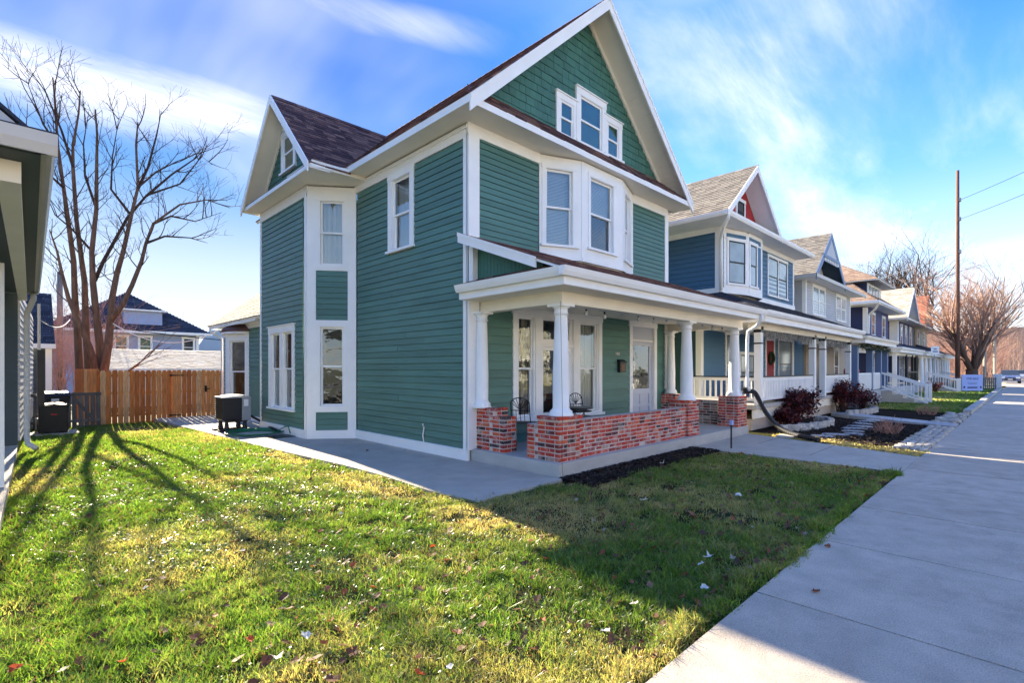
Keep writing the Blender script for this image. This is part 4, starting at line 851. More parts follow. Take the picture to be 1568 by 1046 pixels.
# ---- navy house with dormer
Hn = thing('navy_house', (42, 12, 0), 'navy house with tan hipped roof and wide dormer, third beyond the green house', 'house')
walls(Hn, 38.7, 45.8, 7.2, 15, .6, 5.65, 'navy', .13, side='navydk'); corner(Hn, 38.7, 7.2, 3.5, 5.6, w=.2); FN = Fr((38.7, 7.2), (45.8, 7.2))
for u in (1.3, 4.7): flatwin(FN, u, u+1.1, 3.9, 5.3, Hn, frame='white')
for u in (1.0, 2.6, 4.6): flatwin(FN, u, u+1.1, .9, 2.6, Hn, frame='white')
def hip(H, x0, x1, y0, y1, z0, xa, xb, ya, yb, z1, mat, tabs=True, e=.16):
    roof([(x0, y0, z0), (x1, y0, z0), (xb, ya, z1), (xa, ya, z1)], mat, H, e=e, tabs=tabs); roof([(x0, y1, z0), (x0, y0, z0), (xa, ya, z1), (xa, yb, z1)], mat, H, e=e, tabs=tabs); roof([(x1, y0, z0), (x1, y1, z0), (xb, yb, z1), (xb, ya, z1)], mat, H, tabs=False); roof([(x1, y1, z0), (x0, y1, z0), (xa, yb, z1), (xb, yb, z1)], mat, H, tabs=False)
hip(Hn, 37.4, 46.8, 6.4, 16, 5.85, 41.8, 42.4, 10.6, 11.5, 9.4, 'roofo'); MB().box(37.4, 6.4, 5.66, 46.8, 7.3, 5.74).box(37.4, 7.3, 5.66, 38.7, 15, 5.74).build('soffit', 'white', Hn); MB().box(37.3, 6.3, 5.72, 46.9, 6.4, 5.86).box(37.3, 6.4, 5.72, 37.4, 15, 5.86).build('gutter', 'white', Hn)
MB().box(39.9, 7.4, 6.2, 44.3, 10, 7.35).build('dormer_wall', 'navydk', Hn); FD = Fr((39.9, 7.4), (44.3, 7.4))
MB().fb(FD, 0, 4.4, 6.2, 7.35, 0, .03).build('dormer_front', 'white', Hn)
for i in range(4): MB().fb(FD, .35+i*1.0, 1.05+i*1.0, 6.45, 7.2, .03, .06).build('dormer_window', 'glassl', Hn)
hip(Hn, 39.1, 45.1, 6.6, 11, 7.42, 41.9, 42.2, 9.4, 10, 9.1, 'roofo')
MB().tube([(37.6, 6.35, 5.7), (38.0, 6.6, 5.4), (38.6, 7.05, 5.1), (38.62, 7.08, 3.9)], .07, 6).build('downspout', 'white', Hn)
porchroof(Hn, 36.6, 45.6, 5.15, 7.18, 2.95, 3.7, 'roofk', hip=.8, tabs=False); MB().box(36.8, 5.4, 0, 45.4, 7.2, .6).build('porch_deck', 'lgrey', Hn)
sqpost(Hn, 36.95, 5.5, .6, 2.6, 'white', .2, False)
for x in (41.0, 43.4, 44.8, 45.4): sqpost(Hn, x, 5.5, .0, 2.6, 'black', .12, False)
railing(Hn, (41, 5.45), (45.4, 5.45), .65, 1.5, step=.3, mat='black', w=.03)
# ---- navy and white gabled house
Hw = thing('navy_gabled_house', (53, 12, 0), 'farther navy house with white corner boards under a tan gable roof', 'house')
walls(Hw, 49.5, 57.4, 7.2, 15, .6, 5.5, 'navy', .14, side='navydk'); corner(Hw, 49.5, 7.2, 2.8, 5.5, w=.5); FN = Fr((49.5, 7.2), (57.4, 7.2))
for u in (1.2, 3.3, 5.6): flatwin(FN, u, u+1.1, 3.6, 5.2, Hw, frame='white')
for u in (.8, 2.8, 5.2): flatwin(FN, u, u+1.2, .9, 2.6, Hw, frame='white')
gable(Hw, 48.3, 54.6, 5.6, 8.1, 6.4, 7.3, 16, 'rooft', wallmat='navy', bw_=.3, e=.2); MB().box(48.2, 6.4, 5.45, 58, 7.3, 5.6).box(48.2, 7.3, 5.45, 49.5, 15, 5.6).build('eave_board', 'cream', Hw)
roof([(54, 6.4, 5.62), (58.2, 6.4, 5.62), (56, 9, 7), (52, 9, 7)], 'rooft', Hw, tabs=False)
F = Fr((49.5, 7.3), (54, 7.3)); flatwin(F, 1.2, 2.6, 6.0, 7.0, Hw, frame='white')
porchroof(Hw, 47.6, 57.4, 5.15, 7.18, 2.95, 3.7, 'roofk', hip=.8, tabs=False); MB().box(47.8, 5.4, 0, 57.2, 7.2, .6).build('porch_deck', 'lgrey', Hw)
for x in (48, 50.3, 52.6, 55, 57): column(x, 5.55, .6, 2.55, .15, .12, Hw, name='post')
stair(Hw, 47.6, 5.3, .6, 3.5, .0, 1.4)
# ---- olive house
Ho = thing('olive_house', (62, 12, 0), 'olive sided house with steep red tiled gable roof at the end of the row', 'house')
walls(Ho, 58.5, 66, 7.2, 15, .6, 5.5, 'olive', .2); gable(Ho, 57.8, 64, 5.6, 8.5, 6.5, 7.3, 15, 'roofr', wallmat='tansid', trim='roofr', bw_=.3, tabs=False)
MB().prism([(60.1, 7.25, 5.8), (61.7, 7.25, 5.8), (61.7, 7.25, 6.9), (60.9, 7.25, 7.5), (60.1, 7.25, 6.9)], (0, .06, 0)).build('attic_opening', 'dark', Ho)
FN = Fr((58.5, 7.2), (66, 7.2))
for u in (1, 4.6): flatwin(FN, u, u+1.2, 3.7, 5.2, Ho, frame='white')
MB().box(57.7, 6.5, 5.45, 66.6, 7.3, 5.6).build('eave_board', 'cream', Ho)
porchroof(Ho, 58.2, 66.5, 5.1, 7.18, 2.95, 3.9, 'roofk', hip=.5, tabs=False); MB().box(58.4, 5.4, 0, 66.2, 7.2, .6).build('porch_deck', 'lgrey', Ho)
for x in (58.6, 60.5, 62.4, 64.3, 66.1): column(x, 5.55, .6, 2.55, .15, .12, Ho, name='post')
stair(Ho, 57.0, 5.3, .6, 3.3, .0, 1.4)
# ============================================================ LEFT HOUSE (cropped by the frame)
Hl = thing('slate_porch_house', (-2, 12, 0), 'slate grey house with pale gutter and deep dark eave, cut off by the left edge', 'house')
def LP(x, y, z): return Vector((x+.0155*(y-5)+.22, y, z))   # along the slightly turned side of that house
gpz = [(0, 0), (.03, -.02), (.055, .05), (.06, .13), (-.06, .13), (-.06, 0)]
b = MB(); b.prism([LP(dx-.06, 5.0, 3.27+dz) for dx, dz in gpz], LP(0, 14.6, 0)-LP(0, 5, 0)); b.prism([LP(.0, 5.0-dx, 3.27+dz) for dx, dz in gpz], (-3.5, -.10, 0)); b.build('gutter', 'galv', Hl)
b = MB(); b.prism([LP(-.09, 5.05, 3.255), LP(-.09, 14.6, 3.255), LP(-3.5, 14.6, 3.255), LP(-3.5, 5.05, 3.255)], (0, 0, .02)); b.build('soffit', 'slate', Hl)
roof([(LP(0, 14.6, 3.41)), (LP(0, 5.0, 3.41)), (LP(-3.5, 8, 3.75)), (LP(-3.5, 14.6, 3.75))], 'roofk', Hl, tabs=False); roof([LP(-3.5, 4.95, 3.41), LP(0, 4.95, 3.41), LP(-3.5, 8, 3.75)], 'roofk', Hl, tabs=False)
b = MB(); b.prism([LP(-.33, 5.35, 3.10), LP(-.33, 14.5, 3.10), LP(-.20, 14.5, 3.10), LP(-.20, 5.35, 3.10)], (0, 0, .15)); b.build('porch_beam', 'cream', Hl); MB().box(-3.4, 5.30, 3.09, .03, 5.345, 3.252).build('porch_beam', 'cream', Hl)
for y in (5.5, 9.6): b = MB(); c = LP(-.49, y, 0); b.box(c.x-.09, c.y-.09, .12, c.x+.09, c.y+.09, 3.1); b.build('post', 'white', Hl)
b = MB(); b.prism([(-.155, 5.6, .11), (.03, 14.65, .11), (-3.5, 14.65, .11), (-3.5, 5.6, .11)], (0, 0, -.2)); b.build('porch_slab', 'conc', Hl)
b = MB(); b.prism([(-.16, 14.66, .0), (.03, 14.66, .0), (.36, 22.5, .0), (-3.5, 22.5, 0), (-3.5, 14.66, 0)], (0, 0, 3.26)); b.build('wall_core', 'slate', Hl)
Fl = Fr((.035, 14.66), (.37, 22.5)); 
Fl2 = Fr((.37, 22.5), (.035, 14.66)); F_l = Fr((.04, 14.67), (.38, 22.5))
b = MB(); z = .2
while z < 3.2: b.fb(F_l, 0, 7.8, z, z+.155, -.05, .03, .012); z += .15
b.build('siding', 'lgrey', Hl, kind='stuff')
b = MB(); d0_ = LP(-.08, 14.62, 3.26); b.tube([(.26, 14.3, 3.26), (.26, 14.35, 3.12), (.17, 14.6, 2.86), (.165, 14.62, 2.6), (.165, 14.62, .28), (.18, 14.5, .14), (.30, 14.2, .06)], .05, 10); b.build('downspout', 'galv', Hl, smooth=True)
b = MB(); b.prism([(.10, 10, 5.08), (-4, 10, 8.6), (-4, 10, 3.6), (.0, 10, 3.6), (.0, 10, 5.0)], (0, 8, 0)); b.build('upper_wall', 'lgrey', Hl)
b = MB(); b.prism([(.14, 9.95, 5.08), (.14, 9.95, 5.14), (-4, 9.95, 8.69), (-4, 9.95, 8.63)], (0, 8.2, 0)); b.build('upper_roof', 'roofk', Hl)
MB().box(.33, 14.9, .9, .45, 15.2, 2.1).build('meter_box', 'blackpl', Hl); MB().tube([(.36, 15, 2.1), (.36, 15, 3.1)], .03, 6).build('conduit', 'galv', Hl)
# ============================================================ BEHIND THE FENCE
Gg = thing('slate_garage', (-1, 28, 0), 'slate grey garage with dark shingle roof behind the wheeled bin', 'garage')
clap(Fr((-3, 26), (.95, 26)), 0, 3.95, -.1, 2.5, .15, [], 'slate', Gg, joined=True); MB().box(-3, 26.02, -.1, .95, 31, 2.5).build('wall_core', 'slate', Gg); MB().box(.80, 25.95, -.1, .98, 25.98, 2.45).build('corner_board', 'white', Gg)
roof([(-3.2, 25.7, 2.6), (1.05, 25.7, 2.6), (1.05, 28.4, 4.75), (-3.2, 28.4, 4.75)], 'roofk', Gg, e=.16); MB().box(-3.2, 25.66, 2.45, 1.08, 25.7, 2.62).build('fascia', 'white', Gg); MB().prism([(1.02, 25.8, 2.5), (1.02, 31, 2.5), (1.02, 28.4, 4.6)], (.02, 0, 0)).build('gable_wall', 'slate', Gg)
Gt = thing('tan_roofed_garage', (6, 31, 0), 'low garage with pale tan shingle roof just above the cedar fence', 'garage')
MB().box(3.0, 29.2, -.1, 9.6, 33, 1.6).build('wall', 'cream', Gt); roof([(2.8, 29, 1.68), (9.9, 29, 1.68), (9.9, 31.7, 2.66), (2.8, 31.7, 2.66)], 'rooft', Gt, e=.16); MB().box(2.8, 28.95, 1.54, 9.9, 28.99, 1.68).build('fascia', 'white', Gt)
roof([(9.9, 33.8, 1.68), (2.8, 33.8, 1.68), (2.8, 31.7, 2.66), (9.9, 31.7, 2.66)], 'rooft', Gt, tabs=False)
Pb = thing('pale_blue_house', (6, 48, 0), 'pale blue house with dark hipped roof and windowless dormer beyond the garages', 'house')
MB().box(1.8, 45, 0, 10.1, 54, 4.25).build('wall', 'paleblue', Pb); MB().box(9.95, 44.96, 0, 10.13, 45, 4.25).build('corner_board', 'white', Pb)
hip(Pb, 1.0, 10.9, 44.4, 55, 4.35, 6.0, 6.3, 49, 50, 7.5, 'roofk', e=.22); MB().box(1.0, 44.3, 4.22, 10.9, 44.4, 4.4).build('gutter', 'white', Pb)
MB().box(5.5, 45.2, 4.6, 7.8, 48, 5.9).build('dormer', 'paleblue', Pb); MB().box(5.2, 44.9, 5.88, 8.1, 48.5, 5.98).build('dormer_roof', 'white', Pb)
FPb = Fr((1.8, 45), (10.1, 45))
for u in (3.35, 4.75, 7.45): flatwin(FPb, u-.25, u+.62, 2.6, 4.0, Pb, frame='white')
Tb = thing('teal_house', (12, 60, 0), 'distant teal house with dark roof glimpsed beside the kitchen wing', 'house')
MB().box(12.6, 55, 0, 16.5, 60, 3.4).build('wall', 'shake', Tb); roof([(12, 54.6, 3.4), (17, 54.6, 3.4), (15, 58, 5.6), (14, 58, 5.6)], 'rooft', Tb, tabs=False)
# cedar fence: every picket is a part
fc = thing('cedar_fence', (3.4, 20.8, 0), 'new orange cedar picket fence with gate closing the back of the side yard', 'fence')
def picket_mesh(mat, w=1.0):
    b = MB(); pts = [(0, 0), (1, 0), (1, .965), (.82, 1), (.18, 1), (0, .965)]; b.prism([(x, 0, z) for x, z in pts], (0, 1, 0)); me = bpy.data.meshes.new('picket_'+mat); me.from_pydata(b.v, [], b.f); me.materials.append(M[mat]); return me
PK = picket_mesh('cedar'); PKo = picket_mesh('oldwood')
x = 1.93; i = 0
while x < 5.5:
    piece('picket', PK, fc, (x, 20.80, -.13), (0, random.uniform(-.004, .004), 0), (.138, .018, 1.77+random.uniform(-.012, .012))); x += .138+random.uniform(.006, .018)
b = MB(); 
for z in (.12, .85, 1.42): MB().box(1.9, 20.82, z, 5.5, 20.86, z+.09).build('rail', 'cedar', fc)
for x_ in (1.9, 3.85, 4.85): MB().box(x_-.045, 20.86, -.15, x_+.045, 20.95, 1.6).build('post', 'cedar', fc)
for z in (.08, 1.46): MB().prism([(3.9, 20.775, z-.02), (4.25, 20.775, z-.008), (4.25, 20.775, z+.008), (3.9, 20.775, z+.02), (3.82, 20.775, z+.035), (3.78, 20.775, z), (3.82, 20.775, z-.035)], (0, .02, 0)).build('hinge', 'black', fc)
MB().box(4.86, 20.76, .86, 4.93, 20.79, 1.08).box(4.84, 20.75, .95, 5.02, 20.77, .98).build('latch', 'black', fc)
Fa = Fr((1.40, 22.2), (1.90, 20.82))
for i in range(10): piece('picket', PK, fc, Fa.P(i*.146, -.1, 0), (0, 0, Fa.ang), (.140, .018, 1.78))
fo = thing('grey_picket_fence', (1.6, 20.4, 0), 'old weathered grey board fence with a loose brace beside the wheeled bin', 'fence')
x = -.1
while x < 1.9:
    piece('board', PKo, fo, (x, 20.45, -.12), (0, random.uniform(-.02, .02), 0), (.11, .02, 1.08+random.uniform(-.04, .03))); x += .11+random.uniform(.02, .05)
MB().box(-.1, 20.42, .86, 1.92, 20.45, .95).build('rail', 'oldwood', fo); MB().box(-.1, 20.42, .05, 1.92, 20.45, .13).build('rail', 'oldwood', fo); MB().bar((1.3, 20.40, .75), (1.75, 20.40, .1), .09, .02, (0, 1, 0)).build('brace', 'oldwood', fo)
# ============================================================ TREES
def twigs(b, p, d, l, r, depth, rnd, spread=.55, up=.12, nseg=4, kids=(3, 4), ns=3, droop=0, buds=None):
    pts = [p]; dd = d.normalized(); rr = [r]
    for i in range(nseg):
        dd = (dd+Vector((rnd.uniform(-1, 1), rnd.uniform(-1, 1), rnd.uniform(-1, 1)))*.16+Vector((0, 0, up-droop*i/nseg))).normalized()
        pts.append(pts[-1]+dd*l/nseg); rr.append(max(r*(1-.62*(i+1)/nseg), .004))
    b.tube(pts, rr, 5 if r > .06 else (4 if r > .03 else 3), False)
    if depth <= 0: return
    for k in range(rnd.randint(*kids)):
        t = rnd.uniform(.25, 1.0); i = min(int(t*nseg), nseg-1); q = pts[i].lerp(pts[i+1], t*nseg-i)
        dr = (pts[i+1]-pts[i]).normalized(); side = Vector((rnd.uniform(-1, 1), rnd.uniform(-1, 1), rnd.uniform(-1, 1))); side = (side-dr*side.dot(dr)).normalized()
        twigs(b, q, dr*(1-spread)+side*spread+Vector((0, 0, .1)), l*rnd.uniform(.5, .72), max(rr[i]*.6, .004), depth-1, rnd, spread, up, max(2, nseg-1), kids, ns, droop)
STEMS = [
 (0.2, [(1.99, 22.3, 0.9), (1.96, 22.3, 1.68), (1.8, 22.3, 2.44), (1.43, 22.3, 3.5), (1.25, 22.3, 4.07), (1.09, 22.3, 4.85), (0.98, 22.3, 5.54), (0.79, 22.3, 6.21)]),
 (0.21, [(1.67, 23.2, 0.88), (1.59, 23.2, 1.64), (1.54, 23.2, 3.14), (1.47, 23.2, 4.18), (1.44, 23.2, 5.43), (1.29, 23.2, 6.85), (1.17, 23.2, 7.92), (1.02, 23.2, 9.33), (0.95, 23.2, 10.76), (0.9, 23.2, 11.6)]),
 (0.2, [(1.84, 23.0, 0.88), (1.81, 23.0, 1.68), (1.74, 23.0, 3.35), (1.72, 23.0, 4.73), (1.63, 23.0, 5.47), (1.5, 23.0, 6.85), (1.41, 23.0, 8.65), (1.41, 23.0, 9.39), (1.55, 23.0, 10.52), (1.6, 23.0, 11.35)]),
 (0.24, [(2.1, 22.5, 0.89), (2.1, 22.5, 1.68), (2.08, 22.5, 2.52), (1.98, 22.5, 3.6), (1.89, 22.5, 4.69), (1.87, 22.5, 5.72), (1.99, 22.5, 7.21), (1.99, 22.5, 8.67), (2.01, 22.5, 9.78), (1.96, 22.5, 10.64)]),
 (0.24, [(2.2, 22.3, 0.9), (2.17, 22.3, 1.68), (2.27, 22.3, 2.45), (2.36, 22.3, 3.34), (2.38, 22.3, 4.04), (2.54, 22.3, 5.04), (2.69, 22.3, 5.75), (2.93, 22.3, 7.13), (3.12, 22.3, 8.18), (3.06, 22.3, 9.68), (3.12, 22.3, 10.52)]),
 (0.15, [(2.34, 22.1, 3.37), (2.65, 22.1, 3.91), (2.92, 22.1, 4.63), (3.2, 22.1, 5.52), (3.34, 22.1, 6.2), (3.53, 22.1, 6.91), (4.37, 22.1, 7.81), (5.27, 22.1, 8.22), (6.05, 22.1, 8.06)]),
 (0.1, [(3.13, 22.4, 8.16), (3.44, 22.4, 9.04), (3.7, 22.4, 10.29), (3.84, 22.4, 11.21)]),
 (0.11, [(1.95, 22.6, 4.73), (2.2, 22.6, 5.49), (2.86, 22.6, 7.11), (3.41, 22.6, 8.02), (4.47, 22.6, 8.74), (5.17, 22.6, 9.97), (5.55, 22.6, 9.77)]),
 (0.08, [(3.4, 22.5, 7.99), (4.16, 22.5, 8.96), (4.97, 22.5, 9.83), (5.37, 22.5, 10.46)]),
 (0.08, [(3.32, 22.0, 6.17), (3.87, 22.0, 6.51), (4.64, 22.0, 6.58), (5.25, 22.0, 6.51)]),
 (0.08, [(3.55, 22.2, 6.94), (4.11, 22.2, 7.36), (4.9, 22.2, 7.33), (5.79, 22.2, 7.85)]),
 (0.08, [(1.4, 22.9, 8.62), (1.12, 22.9, 9.76), (0.71, 22.9, 10.93), (0.32, 22.9, 11.52)]),
 (0.07, [(1.0, 22.9, 9.23), (0.65, 22.9, 9.82), (0.47, 22.9, 10.4), (0.24, 22.9, 11.17)]),
 (0.08, [(2.01, 22.7, 7.25), (1.7, 22.7, 8.31), (1.66, 22.7, 9.42), (1.8, 22.7, 10.59)]),
 (0.08, [(2.93, 22.3, 7.13), (2.36, 22.3, 7.92), (2.4, 22.3, 9.07), (2.58, 22.3, 10.49)]),
 (0.07, [(1.16, 23.1, 7.89), (0.72, 23.1, 8.33), (0.43, 23.1, 8.84), (0.09, 23.1, 9.38)]),
 (0.07, [(1.88, 22.6, 5.74), (1.35, 22.6, 6.42), (0.93, 22.6, 6.78), (0.73, 22.6, 7.38)]),
 (0.07, [(3.1, 22.2, 8.15), (3.66, 22.2, 8.88), (4.27, 22.2, 9.39), (4.69, 22.2, 9.71)]),
]
rnd = random.Random(5)
tr = thing('bare_tree', (2.0, 22.6, -.1), 'tall leafless tree with several orange brown stems rising behind the cedar fence', 'tree')
tb = MB(); cb = MB()
for k, (r, p) in enumerate(STEMS):
    P = [Vector(q) for q in p]
    for i in range(1, len(P)-1): P[i] = P[i]+Vector((0, rnd.uniform(-.12, .12), 0))
    rr = [r*.62*(1-.86*i/(len(P)-1)) for i in range(len(P))]
    (tb if r > .12 else cb).tube(P, rr, 9 if r > .12 else 6, True)
    for i in range(2 if r > .12 else 0, len(P)-1):
        seg = P[i+1]-P[i]; n_ = max(2, int(seg.length*(2.9 if r < .12 else 2.4)))
        if r > .12 and P[i].z < 3.6: n_ = 1
        for j in range(n_):
            q = P[i].lerp(P[i+1], rnd.random()); s_ = Vector((rnd.uniform(-1, 1), rnd.uniform(-1, 1), rnd.uniform(-.2, .9))).normalized()
            twigs(cb, q, seg.normalized()*.6+s_*.75, rnd.uniform(.5, 1.4), .014+.011*rnd.random(), 2, rnd, .5, .10, 4, (2, 3))
tb.lathe((1.95, 22.7, -.2), [(.40, 0), (.34, .3), (.28, .9), (.22, 1.2), (.1, 1.35)], 12)
tb.build('trunk', 'barkred', tr, smooth=True); cb.build('crown', 'twig', tr)
def generic_tree(name, base, h, r0, label, mat, tmat, seed, spread=.5, nlimb=9, trunk_h=1.6, lean=.7, depth=4, kids=(3, 4), ll=None, group=None):
    rnd = random.Random(seed); t = thing(name, base, label, 'tree', group); x, y, z = base
    b = MB(); b.tube([(x, y, z), (x+.05, y, z+trunk_h*.5), (x, y+.05, z+trunk_h)], [r0*1.35, r0, r0*.95], 10); b2 = MB()
    for i in range(nlimb):
        a = 2*math.pi*i/nlimb+rnd.uniform(-.3, .3); l = rnd.uniform(lean*.5, lean*1.1); d = Vector((math.cos(a)*l, math.sin(a)*l, 1)).normalized()
        L1 = h*.42; pts = [Vector((x, y, z+trunk_h*.8))]; dd = d
        for k in range(4): dd = (dd+Vector((rnd.uniform(-.2, .2), rnd.uniform(-.2, .2), .1))).normalized(); pts.append(pts[-1]+dd*L1/4)
        rl = r0*.5; b.tube(pts, [rl, rl*.85, rl*.7, rl*.55, rl*.42], 7)
        for k in range(1, 5):
            for j in range(3 if k > 2 else 2):
                s_ = Vector((rnd.uniform(-1, 1), rnd.uniform(-1, 1), rnd.uniform(-.1, 1))).normalized()
                twigs(b2, pts[k], dd*.7+s_*.6, (ll or h*.32)*rnd.uniform(.7, 1.1), rl*.32, depth-1, rnd, spread, .06, 4, kids)
    b.build('trunk', tmat, t, smooth=True); b2.build('crown', mat, t); return t
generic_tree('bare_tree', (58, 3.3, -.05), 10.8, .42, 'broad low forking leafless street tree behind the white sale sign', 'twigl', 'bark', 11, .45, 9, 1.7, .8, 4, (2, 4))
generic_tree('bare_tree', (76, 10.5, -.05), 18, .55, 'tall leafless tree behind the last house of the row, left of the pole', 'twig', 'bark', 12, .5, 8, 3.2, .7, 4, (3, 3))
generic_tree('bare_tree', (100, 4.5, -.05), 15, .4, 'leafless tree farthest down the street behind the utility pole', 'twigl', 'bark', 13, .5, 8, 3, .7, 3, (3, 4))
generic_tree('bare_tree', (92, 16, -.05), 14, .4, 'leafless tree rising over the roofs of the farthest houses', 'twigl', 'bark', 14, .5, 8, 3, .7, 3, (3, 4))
def brush(name, x0, x1, y0, y1, h, n, mat, label, seed, cat='shrubbery'):
    rnd = random.Random(seed); b = MB()
    for i in range(n):
        x = rnd.uniform(x0, x1); y = rnd.uniform(y0, y1); hh = h*rnd.uniform(.5, 1); twigs(b, Vector((x, y, -.1)), Vector((rnd.uniform(-.3, .3), rnd.uniform(-.3, .3), 1)), hh, .02, 2, rnd, .55, .1, 4, (3, 4))
    o = b.build(name, mat, kind='stuff'); T(o, label, cat)
brush('brush_thicket', -1.2, 3.4, 34, 39, 4.6, 170, 'twigr', 'tangle of bare reddish brush between the slate garage and the pale blue house', 3)
brush('brush_thicket', 86, 118, 3, 12, 5.5, 420, 'twigr', 'reddish bare brush filling the far end of the street', 4)
brush('brush_thicket', 112, 150, .5, 30, 9, 420, 'hill', 'hazy wooded brush beyond the far end of the street', 6)
b = MB(); rnd = random.Random(9)
for i in range(26): b.prism([(150, -30+i*7, -1), (150, -23+i*7, -1), (150, -23+i*7, rnd.uniform(8, 12)), (150, -30+i*7, rnd.uniform(8, 12))], (6, 0, 0))
b.build('hill', 'hill', kind='structure')
b = MB(); 
for i in range(2): twigs(b, Vector((2.55, 21.6, 1.4)), Vector((.9, .1, .75)), 1.7, .03, 2, rnd, .3, .02, 5, (2, 3))
T(b.build('bare_shoot', 'barkred'), 'thin orange shoot leaning right from the tree base over the cedar fence', 'branch')
# utility poles and wires
up = thing('utility_pole', (56, 4.1, 0), 'tall brown wooden utility pole rising above the street trees', 'utility pole')
MB().tube([(56, 4.1, -.1), (56, 4.1, 8), (56, 4.1, 18.2)], [.17, .14, .11], 10).build('pole', 'pole', up, smooth=True)
for z in (15.6, 14.0, 11.3): MB().box(55.8, 3.88, z, 56.2, 4.02, z+.25).build('insulator', 'grey', up)
def wire(name, a, c, sag, r, mat, label, n=14):
    a, c = Vector(a), Vector(c); pts = [a.lerp(c, i/n)+Vector((0, 0, -sag*4*(i/n)*(1-i/n))) for i in range(n+1)]; o = MB().tube(pts, r, 4).build(name, mat); T(o, label, 'wire'); return o
wire('overhead_wire', (56, 4.0, 15.7), (30, -8, 13.5), .3, .018, 'black', 'upper dark overhead wire running right from the tall pole')
wire('overhead_wire', (56, 4.0, 14.1), (30, -8, 12.3), .3, .018, 'black', 'middle dark overhead wire running right from the tall pole')
wire('overhead_wire', (56, 4.0, 11.4), (30, -8, 9.4), .3, .012, 'grey', 'lowest pale overhead wire running right from the tall pole')
wire('overhead_wire', (56, 4.2, 14.1), (100, 42, 15.0), .8, .016, 'grey', 'upper pale overhead wire running left from the tall pole over the roofs')
wire('overhead_wire', (56, 4.2, 11.4), (100, 42, 11.4), .8, .016, 'grey', 'lower pale overhead wire running left from the tall pole over the roofs')
up = thing('utility_pole', (1.86, 40, 0), 'weathered utility pole in the yard behind the left tree', 'utility pole'); MB().tube([(1.86, 40, -.1), (1.86, 40, 7.4)], [.17, .13], 10).build('pole', 'oldwood', up, smooth=True)
wire('service_cable', (2.3, 22.3, 3.35), (5.4, 20.9, 3.15), .62, .017, 'paperw', 'thick white service cable sagging from the tree to the kitchen eave')
wire('service_cable', (.35, 15.2, 2.8), (1.5, 26, 3.6), .25, .012, 'paperw', 'thin white cable from the slate house wall across the garage roof')
wire('overhead_wire', (-1, 40, 5.1), (14, 42, 3.7), .3, .03, 'black', 'thin dark wire crossing in front of the pale blue house')
# ============================================================ YARD EQUIPMENT
hc = thing('condenser_unit', (4.3, 15.3, 0), 'black and grey outdoor heat pump unit on short rubber feet beside the kitchen wing', 'air conditioner')
# box footprint measured on the path
cx, cy = 4.22, 15.35; 
b = MB(); b.box(3.86, 14.95, .32, 4.66, 15.75, .98); b.build('cabinet', 'blackpl', hc, bevel=.03)
for i in range(9): MB().box(3.845, 15.0, .37+i*.066, 4.50, 15.74, .385+i*.066).build('louvre', 'black', hc)
MB().box(4.42, 14.93, .30, 4.675, 15.2, 1.0).build('service_panel', 'grey', hc); MB().box(4.47, 14.92, .72, 4.60, 14.935, .92).build('data_plate', 'paperw', hc)
b = MB(); b.box(3.84, 14.92, .97, 4.69, 15.78, 1.0); b.lathe((4.26, 15.35, 1.0), [(.36, 0), (.34, .03), (.22, .05), (.05, .055)], 20); b.build('fan_guard', 'grey', hc)
MB().box(3.95, 14.98, .26, 4.6, 15.06, .31).build('bracket', 'black', hc); MB().box(3.95, 15.64, .26, 4.6, 15.72, .31).build('bracket', 'black', hc)
for (x, y) in ((4.0, 15.02), (4.52, 15.02), (4.0, 15.68), (4.52, 15.68)): MB().lathe((x, y, .06), [(.085, 0), (.075, .05), (.05, .2)], 10).build('foot', 'blackpl', hc)
b = MB(); b.box(3.78, 14.9, .0, 4.14, 15.14, .06); b.box(4.36, 14.9, .0, 4.66, 15.14, .06); b.box(3.78, 15.56, 0, 4.7, 15.8, .06); b.build('base_block', 'blackpl', hc); hc.scale = (.86, .86, .93)
T(MB().tube([(4.66, 15.5, .45), (4.85, 15.5, .3), (5.1, 15.3, .12), (5.0, 14.6, .08), (4.92, 13.9, .07)], .035, 8).build('refrigerant_line', 'blackpl', smooth=True), 'black insulated pipe running along the wall base from the heat pump', 'pipe')
rnd = random.Random(3); pts = []
for k in range(5):
    for i in range(18):
        a = i/18*2*math.pi; pts.append((4.42+(.48+.05*k)*math.cos(a)*1.0+rnd.uniform(-.03, .03), 14.05+(.55+.06*k)*math.sin(a)+rnd.uniform(-.03, .03), .02+.012*k))
pts += [(4.8, 13.6, .06), (4.95, 13.4, .2), (4.98, 13.25, .22), (4.97, 13.1, .05)]
T(MB().tube(pts, .014, 6).build('garden_hose', 'hose', smooth=True), 'green garden hose coiled flat on the concrete path by the heat pump', 'hose')
T(MB().box(4.42, 12.75, .002, 4.98, 13.3, .012).build('drain_mat', 'blackpl'), 'flat black mat on the path between hose and bay', 'mat')
cdt = thing('wall_conduit', (5.48, 15.9, 1), 'small grey disconnect box with thin conduit on the kitchen wall', 'electrical box'); MB().box(5.40, 15.84, .95, 5.47, 15.98, 1.25).build('box', 'grey', cdt); MB().tube([(5.44, 15.9, .95), (5.44, 15.88, .7), (5.3, 15.9, .4), (5.1, 16.0, .3)], .012, 6).build('conduit', 'grey', cdt)
hb = MB().tube([(5.925, 8.6, .20), (5.90, 8.60, .34), (5.915, 8.58, .50), (5.87, 8.56, .58), (5.86, 8.53, .56)], .014, 6).build('pipe_stub', 'white', smooth=True); T(hb, 'short bent white pipe rising against the green side wall', 'pipe')
ac = thing('condenser_unit', (.72, 18.2, -.04), 'black square air conditioner with small red badge on a slab by the slate house', 'air conditioner')
b = MB(); b.box(.42, 17.95, .0, 1.0, 18.5, .70); b.build('cabinet', 'blackpl', ac, bevel=.02)
